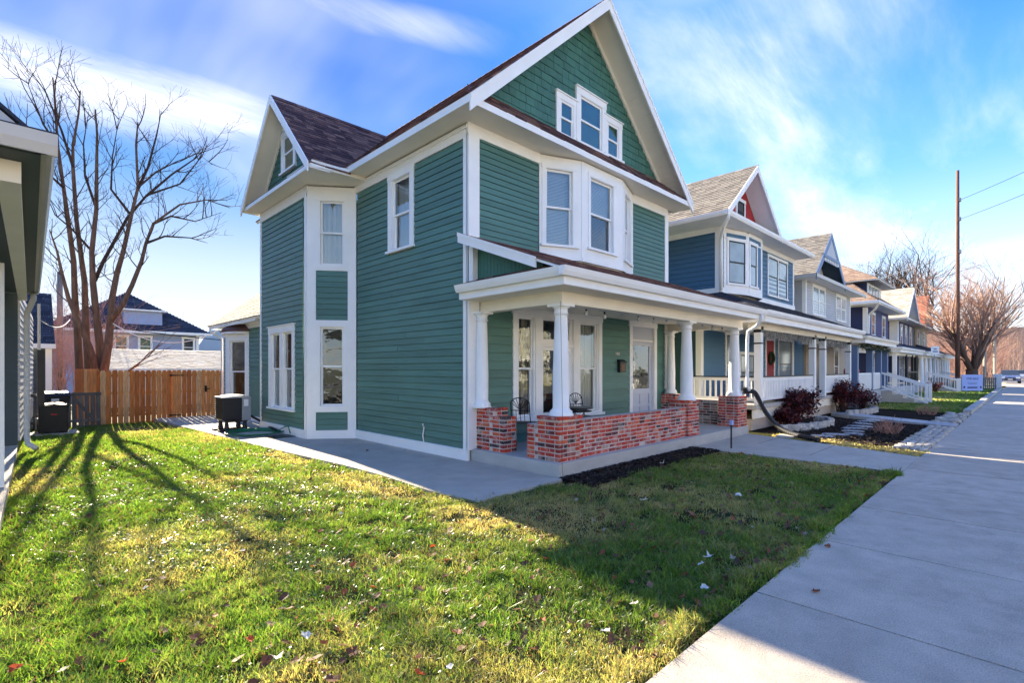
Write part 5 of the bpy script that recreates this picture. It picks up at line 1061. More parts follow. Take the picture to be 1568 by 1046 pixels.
for i in range(10): MB().box(.41, 17.94, .05+i*.062, 1.01, 18.4, .062+i*.062).build('louvre', 'black', ac)
b = MB(); b.box(.41, 17.94, .69, 1.01, 18.51, .74); b.lathe((.71, 18.22, .74), [(.27, 0), (.22, .03), (.1, .04)], 16); b.build('fan_guard', 'black', ac); MB().box(.66, 17.92, .47, .78, 17.94, .50).build('badge', 'redlabel', ac)
T(MB().box(.22, 17.7, -.1, 1.22, 18.8, -.01).build('equipment_pad', 'conc'), 'concrete pad under the black air conditioner by the slate house', 'pad')
wb = thing('wheeled_bin', (.8, 19.2, -.1), 'large black wheeled rubbish bin with closed lid behind the black air conditioner', 'bin')
b = MB(); b.hexa([(.50, 18.95, -.05), (1.02, 18.95, -.05), (1.02, 19.5, -.05), (.50, 19.5, -.05), (.42, 18.85, .93), (1.10, 18.85, .93), (1.10, 19.62, .93), (.42, 19.62, .93)]); b.build('body', 'blackpl', wb, bevel=.03)
b = MB(); b.hexa([(.39, 18.82, .93), (1.13, 18.82, .93), (1.13, 19.66, .93), (.39, 19.66, .93), (.44, 18.9, 1.02), (1.08, 18.9, 1.02), (1.08, 19.6, 1.05), (.44, 19.6, 1.05)]); b.build('lid', 'blackpl', wb, bevel=.02)
for x in (.46, 1.06): MB().tube([(x-.03, 19.6, .08), (x+.03, 19.6, .08)], .12, 12).build('wheel', 'tyre', wb)
MB().box(.70, 18.84, .78, .86, 18.86, .86).build('label', 'paperw', wb)
bx = MB().box(.40, 20.1, -.1, .75, 20.35, .25).build('plastic_tote', 'cream'); T(bx, 'pale tote on the ground at the foot of the slate house wall', 'box')
# ============================================================ PORCH FURNITURE
def chair(label, x, y, rz):
    t = thing('bistro_chair', (0, 0, 0), label, 'chair', 'black bistro chairs'); b = MB(); r = .010
    for s_ in (-1, 1): MB().tube([(s_*.19, -.20, 0), (s_*.19, .16, .45), (s_*.19, .17, .46)], r, 6).build('leg', 'black', t); MB().tube([(s_*.19, .22, 0), (s_*.19, -.02, .30), (s_*.185, -.17, .47), (s_*.18, -.22, .70), (s_*.18, -.26, .86)], r, 6).build('leg', 'black', t)
    for i in range(7): b.box(-.19, -.17+i*.053, .445, .19, -.13+i*.053, .46)
    b.build('seat', 'black', t, kind='stuff')
    f = MB(); f.tube([(.18*math.cos(a), -.265, .82+.12*math.sin(a)) for a in [math.pi*i/10 for i in range(11)]], r, 6); f.tube([(-.18, -.24, .70), (.18, -.24, .70)], r, 6); bk = f.build('backrest', 'black', t)
    for i in range(7):
        a = math.pi*(i+.5)/7; MB().tube([(0, -.245, .71), (.165*math.cos(a), -.262, .82+.11*math.sin(a))], .006, 5).build('spoke', 'black', bk)
    for s_ in (-.08, 0, .08): MB().tube([(s_, -.19, .50), (s_, -.24, .70)], .006, 5).build('spindle', 'black', bk)
    t.location = (x, y, .215); t.rotation_euler = (0, 0, rz); return t
chair('black folding bistro chair at the left, beside the near brick pier', 6.92, 6.75, math.radians(-60))
chair('black folding bistro chair behind the small round table', 8.75, 6.72, math.radians(170))
bt = thing('bistro_table', (8.02, 6.3, .215), 'small black bistro table on the green porch between two metal chairs', 'table')
b = MB(); b.lathe((8.02, 6.30, .90), [(.30, 0), (.31, .012), (.30, .025)], 24); b.build('tabletop', 'black', bt); MB().lathe((8.02, 6.30, .84), [(.27, 0), (.28, .012), (.27, .02)], 20).build('apron_ring', 'black', bt)
for a in (0, 2.09, 4.18): c_, s_ = math.cos(a), math.sin(a); MB().tube([(8.02+.25*c_, 6.3+.25*s_, .215), (8.02+.05*c_, 6.3+.05*s_, .55), (8.02-.18*c_, 6.3-.18*s_, .90)], .011, 6).build('leg', 'black', bt)
# string lights
sl_ = thing('string_lights', (9, 5.5, 2.8), 'string of clear bulbs on black cable looped under the green porch beam', 'string lights')
bp_ = [(6.4, 2.74), (6.79, 2.80), (7.27, 2.66), (7.83, 2.64), (8.1, 2.74), (8.41, 2.74), (9.0, 2.67), (9.59, 2.67), (9.9, 2.74), (10.14, 2.74), (10.73, 2.67), (11.3, 2.67), (11.6, 2.74), (11.88, 2.74), (12.42, 2.67), (13.0, 2.66), (13.2, 2.74)]
bp_ = [(x, z+.12) for x, z in bp_]
MB().tube([(x, 5.52, z) for x, z in bp_], .006, 5).build('cable', 'black', sl_)
for i, (x, z) in enumerate(bp_):
    if i in (0, 4, 8, 12, 16): continue
    sk = MB().lathe((x, 5.52, z-.055), [(.016, 0), (.019, .02), (.014, .055)], 8).build('socket', 'black', sl_); MB().lathe((x, 5.52, z-.14), [(.012, 0), (.030, .02), (.034, .045), (.02, .075), (.014, .09)], 12).build('bulb', 'bulbg', sk, smooth=True)
T(MB().tube([(6.13, 5.16, 2.76), (6.12, 5.13, 1.8), (6.12, 5.11, .95), (6.09, 5.10, .3), (6.02, 5.02, .02)], .004, 4).build('loose_cable', 'black'), 'thin black cable hanging down the corner column and pier to the ground', 'wire')
# ============================================================ FRONT YARD ITEMS
pm_ = thing('path_marker', (10.84, 4.41, 0), 'thin dark stake with a blue cap at the lawn corner by the front walk', 'garden stake'); MB().box(10.825, 4.395, -.05, 10.855, 4.42, .52).build('stake', 'blackpl', pm_); MB().box(10.81, 4.38, .50, 10.88, 4.43, .60).build('cap', 'signb', pm_)
dp = thing('drain_pipe', (13.6, 4.8, .5), 'black corrugated drain pipe curving down from the porch downspout to the front walk', 'pipe')
path = [(13.50, 5.16, 1.08), (13.60, 5.10, 1.11), (13.74, 5.0, 1.08), (13.80, 4.92, .92), (13.82, 4.82, .70), (13.84, 4.66, .44), (13.82, 4.44, .22), (13.66, 4.10, .10), (13.40, 3.72, .065), (13.12, 3.35, .06)]
pp = [Vector(p) for p in path]; fine = []
for i in range(len(pp)-1):
    p0, p1, p2, p3 = pp[max(i-1, 0)], pp[i], pp[i+1], pp[min(i+2, len(pp)-1)]
    for j in range(14):
        t = j/14; fine.append(.5*((2*p1)+(-p0+p2)*t+(2*p0-5*p1+4*p2-p3)*t*t+(-p0+3*p1-3*p2+p3)*t**3))
fine.append(pp[-1]); MB().tube(fine, [.056+(.006 if i % 2 else 0) for i in range(len(fine))], 12).build('tube', 'pipe', dp); MB().tube([(13.46, 5.14, 1.2), (13.50, 5.14, 1.1), (13.62, 5.1, 1.10)], .062, 10).build('adapter', 'pipe', dp)
T(MB().box(13.35, 3.98, .0, 13.75, 4.35, .05).build('splash_stone', 'stone'), 'flat pale stone propping the black drain pipe beside the walk', 'stone')
# beds of the blue house
sheet('mulch_bed', [(5.9, 4.38), (8.0, 4.50), (10.38, 4.44), (10.42, 5.09), (5.97, 5.09)], -.012, 'mulch')
sheet('mulch_bed', [(13.0, 2.1), (13.3, 1.5), (19.4, 1.5), (19.9, 3.0), (20.6, 4.7), (20.8, 5.3), (13.62, 5.3), (13.9, 4.6), (13.75, 3.6)], -.02, 'mulch')
sheet('mulch_bed', [(20.6, 1.5), (25.1, 1.5), (25.6, 3.0), (26.4, 5.3), (22.6, 5.3), (22.0, 4.0)], -.02, 'mulch')
sheet('dry_grass_strip', [(12.38, 1.452), (13.45, 1.452), (13.9, 3.2), (14.3, 4.6), (14.3, 5.3), (13.62, 5.3), (13.42, 4.5), (13.05, 3.35), (12.62, 2.1)], -.015, 'soil')
wk = bpy.data.objects.new('garden_walk', None); link(wk); T(wk, kind='structure')
for i in range(5):
    t0, t1 = i/5, (i+1)/5; f = lambda t: (19.35+1.7*t+.9*t*t, 1.46+3.75*t); (xa, ya), (xb, yb) = f(t0), f(t1); w0 = 1.05
    b = MB(); b.prism([(xa, ya+.006, -.1), (xa+w0, ya+.006, -.1), (xb+w0, yb-.006, -.1), (xb, yb-.006, -.1)], (0, 0, .13)); b.build('slab', 'flag', wk, bevel=.008)
rnd = random.Random(21)
def rock(x, y, z, sx, sy, sz, rz=0, seed=0):
    r = random.Random(seed); vs = []
    for dz in (0, 1):
        for i in range(7):
            a = 2*math.pi*i/7+r.uniform(-.2, .2); k = r.uniform(.8, 1.05)*(1 if dz == 0 else .86); vs.append((math.cos(a)*k*.5, math.sin(a)*k*.5, dz*r.uniform(.85, 1)))
    return vs
ROCKS = []
for s_ in range(6):
    b = MB(); b.add(rock(0, 0, 0, 1, 1, 1, seed=s_), [tuple(range(7))[::-1], tuple(range(7, 14))]+[(i, (i+1) % 7, 7+(i+1) % 7, 7+i) for i in range(7)]); me = bpy.data.meshes.new('stone_%d' % s_); me.from_pydata(b.v, [], b.f); me.materials.append(M['stone']); ROCKS.append(me)
se = thing('stone_edging', (16, 4.2, 0), 'low curved border of stacked pale stones in front of the near burgundy shrub', 'edging')
crv = [(14.75, 4.72), (15.1, 4.48), (15.6, 4.32), (16.2, 4.2), (16.9, 4.13), (17.5, 4.15), (18.0, 4.3), (18.3, 4.55), (18.45, 4.85)]
def along(crv, step):
    P = [Vector((*p, 0)) for p in crv]; out = []
    for a, c in zip(P, P[1:]):
        n = max(1, round((c-a).length/step)); out += [(a.lerp(c, (i+.5)/n), math.atan2(c.y-a.y, c.x-a.x)) for i in range(n)]
    return out
for lay in (0, 1):
    for k, (p, a) in enumerate(along(crv, .26)): piece('stone', rnd.choice(ROCKS), se, (p.x+lay*.05, p.y+rnd.uniform(-.03, .03), -.02+lay*.095), (0, 0, a+rnd.uniform(-.2, .2)), (rnd.uniform(.27, .34), rnd.uniform(.18, .26), rnd.uniform(.09, .12)))
se2 = thing('stone_edging', (22, 4.7, 0), 'second border of pale stones in front of the farther burgundy shrub', 'edging')
for lay in (0, 1):
    for k, (p, a) in enumerate(along([(21.6, 4.6), (22.6, 4.3), (23.8, 4.2), (25.0, 4.35), (25.6, 4.7)], .3)): piece('stone', rnd.choice(ROCKS), se2, (p.x, p.y+rnd.uniform(-.03, .03), -.02+lay*.095), (0, 0, a+rnd.uniform(-.2, .2)), (rnd.uniform(.3, .36), .24, .11))
cb_ = thing('cobble_border', (16, 1.7, 0), 'band of pale rounded cobbles between the mulch bed and the sidewalk', 'edging')
cnt = 0
for row in range(4):
    x = 13.35+row*.02
    while x < 19.2:
        s_ = rnd.uniform(.13, .2); piece('stone', rnd.choice(ROCKS), cb_, (x, 1.53+row*.145+rnd.uniform(-.02, .02), -.04), (0, 0, rnd.uniform(0, 6)), (s_, s_*rnd.uniform(.8, 1.1), rnd.uniform(.06, .1))); x += s_*rnd.uniform(.92, 1.05); cnt += 1
cb2 = thing('cobble_border', (23, 1.7, 0), 'farther short heap of pale cobbles past the flagstone walk', 'edging')
for i in range(70): s_ = rnd.uniform(.14, .24); piece('stone', rnd.choice(ROCKS), cb2, (rnd.uniform(20.6, 25.2), rnd.uniform(1.52, 2.1), -.04), (0, 0, rnd.uniform(0, 6)), (s_, s_, rnd.uniform(.07, .12)))
sp = [(20.2, 3.62, .5), (19.35, 3.60, .5), (18.5, 3.55, .55), (17.6, 3.42, .6), (16.85, 3.42, .6), (16.1, 3.32, .55), (15.5, 3.15, .45), (15.0, 3.45, .6), (14.4, 3.62, .5)]
for i, (x, y, s_) in enumerate(sp):
    o = bpy.data.objects.new('stepping_stone', ROCKS[i % 6].copy()); o.data.materials.clear(); o.data.materials.append(M['flag']); link(o); o.location = (x, y, -.02); o.rotation_euler = (0, 0, rnd.uniform(-.3, .3)); o.scale = (s_*.55, s_*1.25, .05)
    T(o, ['flat stepping stone touching the flagstone garden walk', 'second flat stone from the garden walk in the mulch', 'third flat stone from the garden walk in the mulch', 'fourth flat stone from the garden walk, wide and pale', 'middle stepping stone of the mulch bed row', 'fourth stepping stone counted from the walk end', 'small stepping stone nearest the dry grass strip', 'long flat stone off the row towards the blue porch', 'last flat stone beside the black drain pipe'][i], 'stepping stone', 'stepping stones across the mulch bed')
def shrub(x, y, r, h, n, label, seed, redtop=.5):
    rnd = random.Random(seed); t = thing('burgundy_shrub', (x, y, 0), label, 'shrub'); st = MB(); lf = MB()
    for i in range(46):
        a = rnd.uniform(0, 6.28); q = Vector((x+math.cos(a)*r*rnd.uniform(.1, .85), y+math.sin(a)*r*.7*rnd.uniform(.1, .9), h*rnd.uniform(.5, .95))); st.tube([(x+rnd.uniform(-.15, .15), y+rnd.uniform(-.15, .15), 0), ((x+q.x)/2, (y+q.y)/2, q.z*.6), q], [.012, .009, .004], 4, False)
        for j in range(int(n/46)):
            v = Vector((rnd.gauss(0, 1), rnd.gauss(0, 1), rnd.gauss(0, 1))).normalized()*rnd.uniform(.05, .24)*r; c = q+v
            c.z = max(.06, c.z*(1-.15*((c.x-x)**2+(c.y-y)**2)/r/r)-(.25*h*rnd.random() if rnd.random() < .35 else 0)); d = Vector((rnd.uniform(-1, 1), rnd.uniform(-1, 1), rnd.uniform(-.8, .5))).normalized(); s_ = d.cross(Vector((0, 0, 1))); s_ = s_.normalized() if s_.length > .01 else Vector((1, 0, 0)); l = rnd.uniform(.06, .12); w2 = l*.34; dn = Vector((0, 0, -.02))
            lf.add([c, c+d*l*.45+s_*w2, c+d*l+dn, c+d*l*.45-s_*w2], [(0, 1, 2, 3)])
    st.build('stems', 'twig', t); lf.build('foliage', 'burg', t)
shrub(17.0, 4.95, 1.0, 1.05, 3600, 'large rounded burgundy leaved shrub nearest the blue porch steps', 31)
shrub(15.9, 4.85, .55, .5, 1100, 'small low burgundy shrub spilling over the near stone edging', 32)
shrub(22.6, 5.0, 1.0, 1.25, 3000, 'second large burgundy shrub with brighter red top, farther along', 33)
shrub(24.6, 4.75, .9, .85, 1700, 'lower burgundy shrub beside the white stair rail of the grey house', 34)
shrub(46.0, 4.6, .8, .8, 700, 'distant dark red shrub between the far porch stairs', 35)
for (x, y, lab) in ((16.3, 2.6, 'sprawling'), (24.0, 2.6, 'upright')):
    b = MB(); rnd2 = random.Random(int(x*10))
    for i in range(60): twigs(b, Vector((x+rnd2.uniform(-.25, .25), y+rnd2.uniform(-.25, .25), 0)), Vector((rnd2.uniform(-.8, .8), rnd2.uniform(-.8, .8), 1)), rnd2.uniform(.15, .38), .006, 1, rnd2, .5, .05, 3, (1, 2))
    T(b.build('dead_perennial', 'twigr'), lab+' dry brown perennial stems standing in the mulch bed', 'plant')
# third yard: lawn with low kerb, stakes and sign
sheet('lawn', [(25.2, 1.70), (60, 1.70), (60, 7), (33.5, 7), (33.5, 5.2), (26.5, 5.2)], -.01, 'soil')
kw_ = bpy.data.objects.new('lawn_kerb', None); link(kw_); T(kw_, kind='structure'); x = 25.3
while x < 56: MB().box(x, 1.46, -.1, x+1.2, 1.70, .14+random.uniform(-.01, .01)).build('kerb_stone', 'found', kw_); x += 1.21
T(MB().prism([(36.0, 2.0, 0), (60, 2.0, 0), (60, 2.6, 0), (36.5, 5.0, 0)], (0, 0, .012)).build('side_walk', 'conc', kind='structure'), None)
ys = thing('yard_sign', (43.6, 2.5, 0), 'pale blue and white yard sign on thin legs beside the far sidewalk', 'sign')
Fy = Fr((43.1, 2.95), (44.2, 2.0)); b = MB(); b.fb(Fy, 0, 1.4, .28, 1.30, -.015, .015); bd = b.build('panel', 'signb', ys)
text('FOR SALE', .19, Fy, .70, .98, .022, 'ink', ys, 'lettering', 'CENTER'); text('OPEN HOUSE', .13, Fy, .70, .72, .022, 'ink', ys, 'lettering', 'CENTER') if False else None
b = MB(); b.fb(Fy, .35, 1.05, .78, .80, .016, .02); b.fb(Fy, .42, .98, .70, .72, .016, .02); b.fb(Fy, .36, 1.04, .44, .52, .016, .02); b.build('small_print', 'ink', ys, kind='stuff')
for u in (.14, 1.26): MB().add([Fy.P(u+.07*math.cos(a), .50+.07*math.sin(a), .022) for a in [i*math.pi/4 for i in range(8)]], [tuple(range(8))]).build('dot', 'ink', ys)
for u in (.3, 1.1): MB().fb(Fy, u-.01, u+.01, -.05, .28, -.01, .01).build('leg', 'grey', ys)
pf = thing('dark_picket_fence', (52, 3.5, 0), 'low dark picket fence crossing the far yards at the end of the sidewalk', 'fence')
Fp = Fr((50.0, 6.6), (56.5, 1.75)); nn_ = 44
for i in range(nn_): piece('picket', PKo, pf, Fp.P(i*Fp.L/nn_, -.05, 0), (0, 0, Fp.ang), (.11, .02, 1.05))
for z in (.25, .8): MB().fb(Fp, 0, Fp.L, z, z+.07, -.06, -.02).build('rail', 'oldwood', pf)
T(MB().box(57.0, 1.5, -.05, 57.5, 2.0, 1.25).build('gate_pillar', 'paperw'), 'short pale masonry pillar at the end of the dark picket fence', 'pillar')
ss = thing('street_sign', (50.0, 5.0, 0), 'small white square sign on a pole beside the last porch', 'sign'); MB().tube([(50, 5.0, 0), (50, 5.0, 3.4)], .03, 6).build('pole', 'grey', ss); Fz = Fr((49.8, 5.2), (50.25, 4.75)); MB().fb(Fz, 0, .62, 2.75, 3.4, .03, .05).build('plate', 'paperw', ss)
b = MB(); b.fb(Fz, .12, .5, 2.95, 3.02, .05, .055); b.fb(Fz, .2, .42, 3.14, 3.2, .05, .055); b.build('marking', 'ink', ss, kind='stuff')
for k, (x, y, s_) in enumerate(((72, 2.4, 'tall'), (66, 2.9, 'pale slim'))): T(MB().tube([(x, y, 0), (x, y, 5.2-1.5*k)], .12, 8).build('post', 'tansid'), s_+' far post standing in the verge at the end of the sidewalk', 'post')
def car(x, y, label, mat, rz=0):
    t = thing('parked_car', (0, 0, 0), label, 'car'); b = MB()
    prof = [(-2.2, .28), (-2.22, .75), (-1.5, .92), (-.85, .95), (.2, .98), (1.7, .98), (2.2, .85), (2.22, .3)]; b.prism([(px, -.88, z) for px, z in prof], (0, 1.76, 0)); b.build('body', mat, t, bevel=.06)
    b = MB(); b.hexa([(-1.1, -.82, .94), (1.75, -.82, .94), (1.75, .82, .94), (-1.1, .82, .94), (-.35, -.66, 1.46), (1.25, -.66, 1.46), (1.25, .66, 1.46), (-.35, .66, 1.46)]); b.build('windows', 'glassd', t); MB().box(-.3, -.64, 1.455, 1.2, .64, 1.49).build('roof', mat, t, bevel=.02)
    for wx in (-1.4, 1.4):
        for s_ in (-1, 1): MB().tube([(wx, s_*.72, .32), (wx, s_*.90, .32)], .32, 14).build('wheel', 'tyre', t)
    for s_ in (-1, 1): MB().box(-2.24, s_*.62-.18, .58, -2.2, s_*.62+.18, .74).build('headlight', 'paperw', t)
    MB().box(-2.25, -.45, .38, -2.21, .45, .56).build('grille', 'black', t); MB().box(-2.26, -.2, .42, -2.245, .2, .52).build('number_plate', 'paperw', t)
    t.location = (x, y, 0); t.rotation_euler = (0, 0, rz); return t
car(82, 1.5, 'dark blue car facing the camera at the far end of the sidewalk', 'paint_car', .05); car(98, 1.1, 'small silver car parked beyond the dark blue car', 'paint_carw'); car(106, .35, 'second pale car at the right edge, farthest away', 'paint_carw', .1)
sheet('cross_street', [(68, -1), (150, -1), (150, 2.6), (68, 2.2)], .006, 'conc')
# ============================================================ MULCH CHIPS
def chips(name, poly, n, z, seed, label):
    r = np.random.default_rng(seed); xs = [p[0] for p in poly]; ys = [p[1] for p in poly]; P = []
    while len(P) < n:
        x = r.uniform(min(xs), max(xs)); y = r.uniform(min(ys), max(ys))
        if inpoly(x, y, poly): P.append((x, y))
    P = np.array(P); k = len(P); a = r.uniform(0, 6.28, k); l = r.uniform(.02, .07, k); w_ = r.uniform(.006, .016, k); tz = r.uniform(-.02, .03, k)
    ux, uy = np.cos(a), np.sin(a); V = np.zeros((k, 4, 3)); h0 = r.uniform(.0, .02, k)
    for i, (s1, s2) in enumerate(((-.5, -.5), (.5, -.5), (.5, .5), (-.5, .5))):
        V[:, i, 0] = P[:, 0]+ux*l*s1-uy*w_*s2; V[:, i, 1] = P[:, 1]+uy*l*s1+ux*w_*s2; V[:, i, 2] = z+h0+tz*s1+.012+s2*.01
    me = bpy.data.meshes.new(name); me.from_pydata(V.reshape(-1, 3).tolist(), [], np.arange(k*4).reshape(-1, 4).tolist()); me.materials.append(M['chip']); o = bpy.data.objects.new(name, me); link(o); T(o, label, 'mulch', kind='stuff')
chips('mulch_chips', [(5.9, 4.36), (8.0, 4.48), (10.38, 4.42), (10.42, 5.07), (6.0, 5.07)], 5200, -.01, 1, 'dark shredded bark mulch along the foot of the green house porch')
chips('mulch_chips', [(13.3, 1.95), (19.2, 1.95), (20.2, 4.8), (14.0, 4.8), (13.8, 3.4)], 9000, -.015, 2, 'dark brown bark mulch spread around the stepping stones of the blue house')
# ============================================================ GRASS
def vnoise(x, y, sc, seed):
    r = np.random.default_rng(seed); G = r.random((96, 96)); X = (x*sc) % 95; Y = (y*sc) % 95; i = X.astype(int); j = Y.astype(int); fx = X-i; fy = Y-j; fx = fx*fx*(3-2*fx); fy = fy*fy*(3-2*fy)
    return (G[i, j]*(1-fx)+G[i+1, j]*fx)*(1-fy)+(G[i, j+1]*(1-fx)+G[i+1, j+1]*fx)*fy
def npoly(x, y, P):
    c = np.zeros(len(x), bool); j = len(P)-1
    for i in range(len(P)):
        xi, yi = P[i]; xj, yj = P[j]; cond = ((yi > y) != (yj > y)) & (x < (xj-xi)*(y-yi)/((yj-yi) or 1e-9)+xi); c ^= cond; j = i
    return c
def grass(name, poly, n, label, seed, zf, hmean=.055, dry=0., power=1.0, wscale=1.0, near=0, ragged=.02):
    r = np.random.default_rng(seed); xs = [p[0] for p in poly]; ys = [p[1] for p in poly]; X = []; Y = []; tot = 0
    while tot < n:
        x = r.uniform(min(xs)-.1, max(xs)+.1, n); y = r.uniform(min(ys)-.1, max(ys)+.1, n)
        wob = (vnoise(x+40, y+40, 1.6, 21)-.5)*.16+(vnoise(x+40, y+40, 5, 22)-.5)*.10; k = npoly(x+r.normal(0, ragged, n)+wob, y+r.normal(0, ragged, n)+wob, poly)
        yo = y; y_ = y; d = np.sqrt(x*x+y*y+.5); k &= r.random(n) < np.clip((3.2/d)**power, 0, 1)
        if near: k &= (x > -.25+.0*y) & (np.arctan2(y, x) < 1.62)
        dn = vnoise(x+40, y+40, 2.2, 5)*.6+vnoise(x+40, y+40, 6.0, 6)*.4; k &= r.random(n) < np.clip(.05+2.0*(dn-.18), .04, 1)
        X.append(x[k]); Y.append(y[k]); tot += k.sum()
    x = np.concatenate(X)[:n]; y = np.concatenate(Y)[:n]; d = np.sqrt(x*x+y*y)
    patch = vnoise(x+40, y+40, .8, 11); fine = vnoise(x+40, y+40, 3.5, 12); clump = vnoise(x+40, y+40, 9, 13)
    edge = (np.exp(-((x-4.4)/.8)**2)*np.exp(-((y-4.0)/1.3)**2)+.7*np.exp(-((x-3.7)/.35)**2)*(y > 4)*(y < 11)) if near else 0
    dryness = np.clip(dry+(patch-.52)*1.5+(fine-.5)*.9+r.normal(0, .25, n)+edge*1.0, 0, 1)
    h = hmean*r.gamma(6, 1/6., n)*(.35+1.1*clump)*(1-.3*dryness); wd = (.0017+.0006*d)*wscale*r.uniform(.7, 1.3, n)
    a = r.uniform(0, 6.283, n); lean = r.uniform(.1, .95, n)*h*1.2; la = r.uniform(0, 6.283, n)+clump*3; cx_, sx_ = np.cos(a), np.sin(a); lx, ly = np.cos(la)*lean, np.sin(la)*lean
    z0 = zf(x, y)
    V = np.zeros((n, 5, 3)); mid = .55
    V[:, 0] = np.stack([x-cx_*wd, y-sx_*wd, z0], 1); V[:, 1] = np.stack([x+cx_*wd, y+sx_*wd, z0], 1)
    V[:, 2] = np.stack([x+cx_*wd*.8+lx*.35, y+sx_*wd*.8+ly*.35, z0+h*mid], 1); V[:, 3] = np.stack([x-cx_*wd*.8+lx*.35, y-sx_*wd*.8+ly*.35, z0+h*mid], 1)
    V[:, 4] = np.stack([x+lx, y+ly, z0+h*r.uniform(.7, 1, n)], 1)
    me = bpy.data.meshes.new(name); me.vertices.add(n*5); me.vertices.foreach_set('co', V.astype(np.float32).ravel())
    base = np.arange(n)[:, None]*5; loops = np.concatenate([base+np.array([0, 1, 2, 3]), base+np.array([3, 2, 4])], 1).ravel()
    me.loops.add(n*7); me.loops.foreach_set('vertex_index', loops.astype(np.int32)); me.polygons.add(n*2)
    ls = (np.arange(n)[:, None]*7+np.array([0, 4])).ravel(); me.polygons.foreach_set('loop_start', ls.astype(np.int32)); me.update(calc_edges=True)
    g = np.array([.070, .155, .022]); g2 = np.array([.19, .30, .05]); s_ = np.array([.50, .41, .21]); br = np.array([.20, .13, .075])
    t = r.random(n)[:, None]; colr = g*(1-t)+g2*t; colr = colr*(1-dryness[:, None])+s_*dryness[:, None]; bm = (r.random(n) < .10)[:, None]; colr = np.where(bm, br, colr)
    C4 = np.concatenate([np.repeat(colr, 5, 0), np.ones((n*5, 1))], 1).astype(np.float32); at = me.color_attributes.new('Col', 'FLOAT_COLOR', 'POINT'); at.data.foreach_set('color', C4.ravel())
    me.materials.append(M['grass']); me.validate(); o = bpy.data.objects.new(name, me); link(o); T(o, label, 'grass', kind='stuff'); return o
nz = lambda x, y: .012*np.sin(x*1.3+.5)*np.sin(y*.8)-.10*np.clip((y-16)/4.5, 0, 1)-.04
grass('grass', LAWN, 470000, 'patchy winter green grass of the front and side lawn of the green house', 1, nz, .050, .14, 1.25, .8, 1)
grass('grass', [(2.3, 1.50), (10.28, 1.50), (10.28, 1.62), (2.3, 1.62)], 12000, 'ragged fringe of grass leaning over the edge of the sidewalk', 7, lambda x, y: x*0-.012, .055, .3, .9, .8, ragged=.02)
grass('grass', [(12.42, 1.46), (13.35, 1.46), (13.6, 2.4), (13.95, 3.4), (14.2, 4.6), (13.5, 4.6), (13.05, 3.35), (12.62, 2.1)], 9000, 'strip of straw yellow dry grass between the front walk and the mulch bed', 2, lambda x, y: x*0-.02, .05, .95, .0, 1.0)
grass('grass', [(25.4, 1.72), (59, 1.72), (59, 5.2), (26.4, 5.2)], 90000, 'short green grass of the raised lawn before the pale grey house', 3, lambda x, y: x*0-.01, .05, .12, .6, 1.3)
def cover(name, n, seed, label):
    r = np.random.default_rng(seed); N_ = n*6; x = r.uniform(-.05, 8, N_); y = r.uniform(1.6, 13, N_); k = npoly(x, y, LAWN); dn = vnoise(x+40, y+40, 1.1, 31)*.55+vnoise(x+40, y+40, 4.5, 32)*.45
    mid_ = np.exp(-((x-1.8)/1.5)**2)*np.exp(-((y-6)/3.2)**2); k &= r.random(N_) < np.clip((dn-.36)*3, 0, 1)*np.clip(.12+1.0*mid_, 0, 1); x = x[k][:n]; y = y[k][:n]; n = len(x)
    s = r.uniform(.003, .010, n)*(1+.06*y); a = r.uniform(0, 6.28, n); z = nz(x, y)+r.uniform(.012, .040, n); tx = r.normal(0, .5, n); ty = r.normal(0, .5, n); V = np.zeros((n, 5, 3))
    for i in range(5):
        b_ = a+2*np.pi*i/5; dx = np.cos(b_)*s; dy = np.sin(b_)*s*.8; V[:, i, 0] = x+dx; V[:, i, 1] = y+dy; V[:, i, 2] = z+dx*tx+dy*ty
    me = bpy.data.meshes.new(name); me.from_pydata(V.reshape(-1, 3).tolist(), [], np.arange(n*5).reshape(-1, 5).tolist()); me.materials.append(M['clover']); o = bpy.data.objects.new(name, me); link(o); T(o, label, 'ground cover', kind='stuff')
cover('ground_cover', 45000, 51, 'glinting low clover and dead scraps matted in the middle of the side lawn')
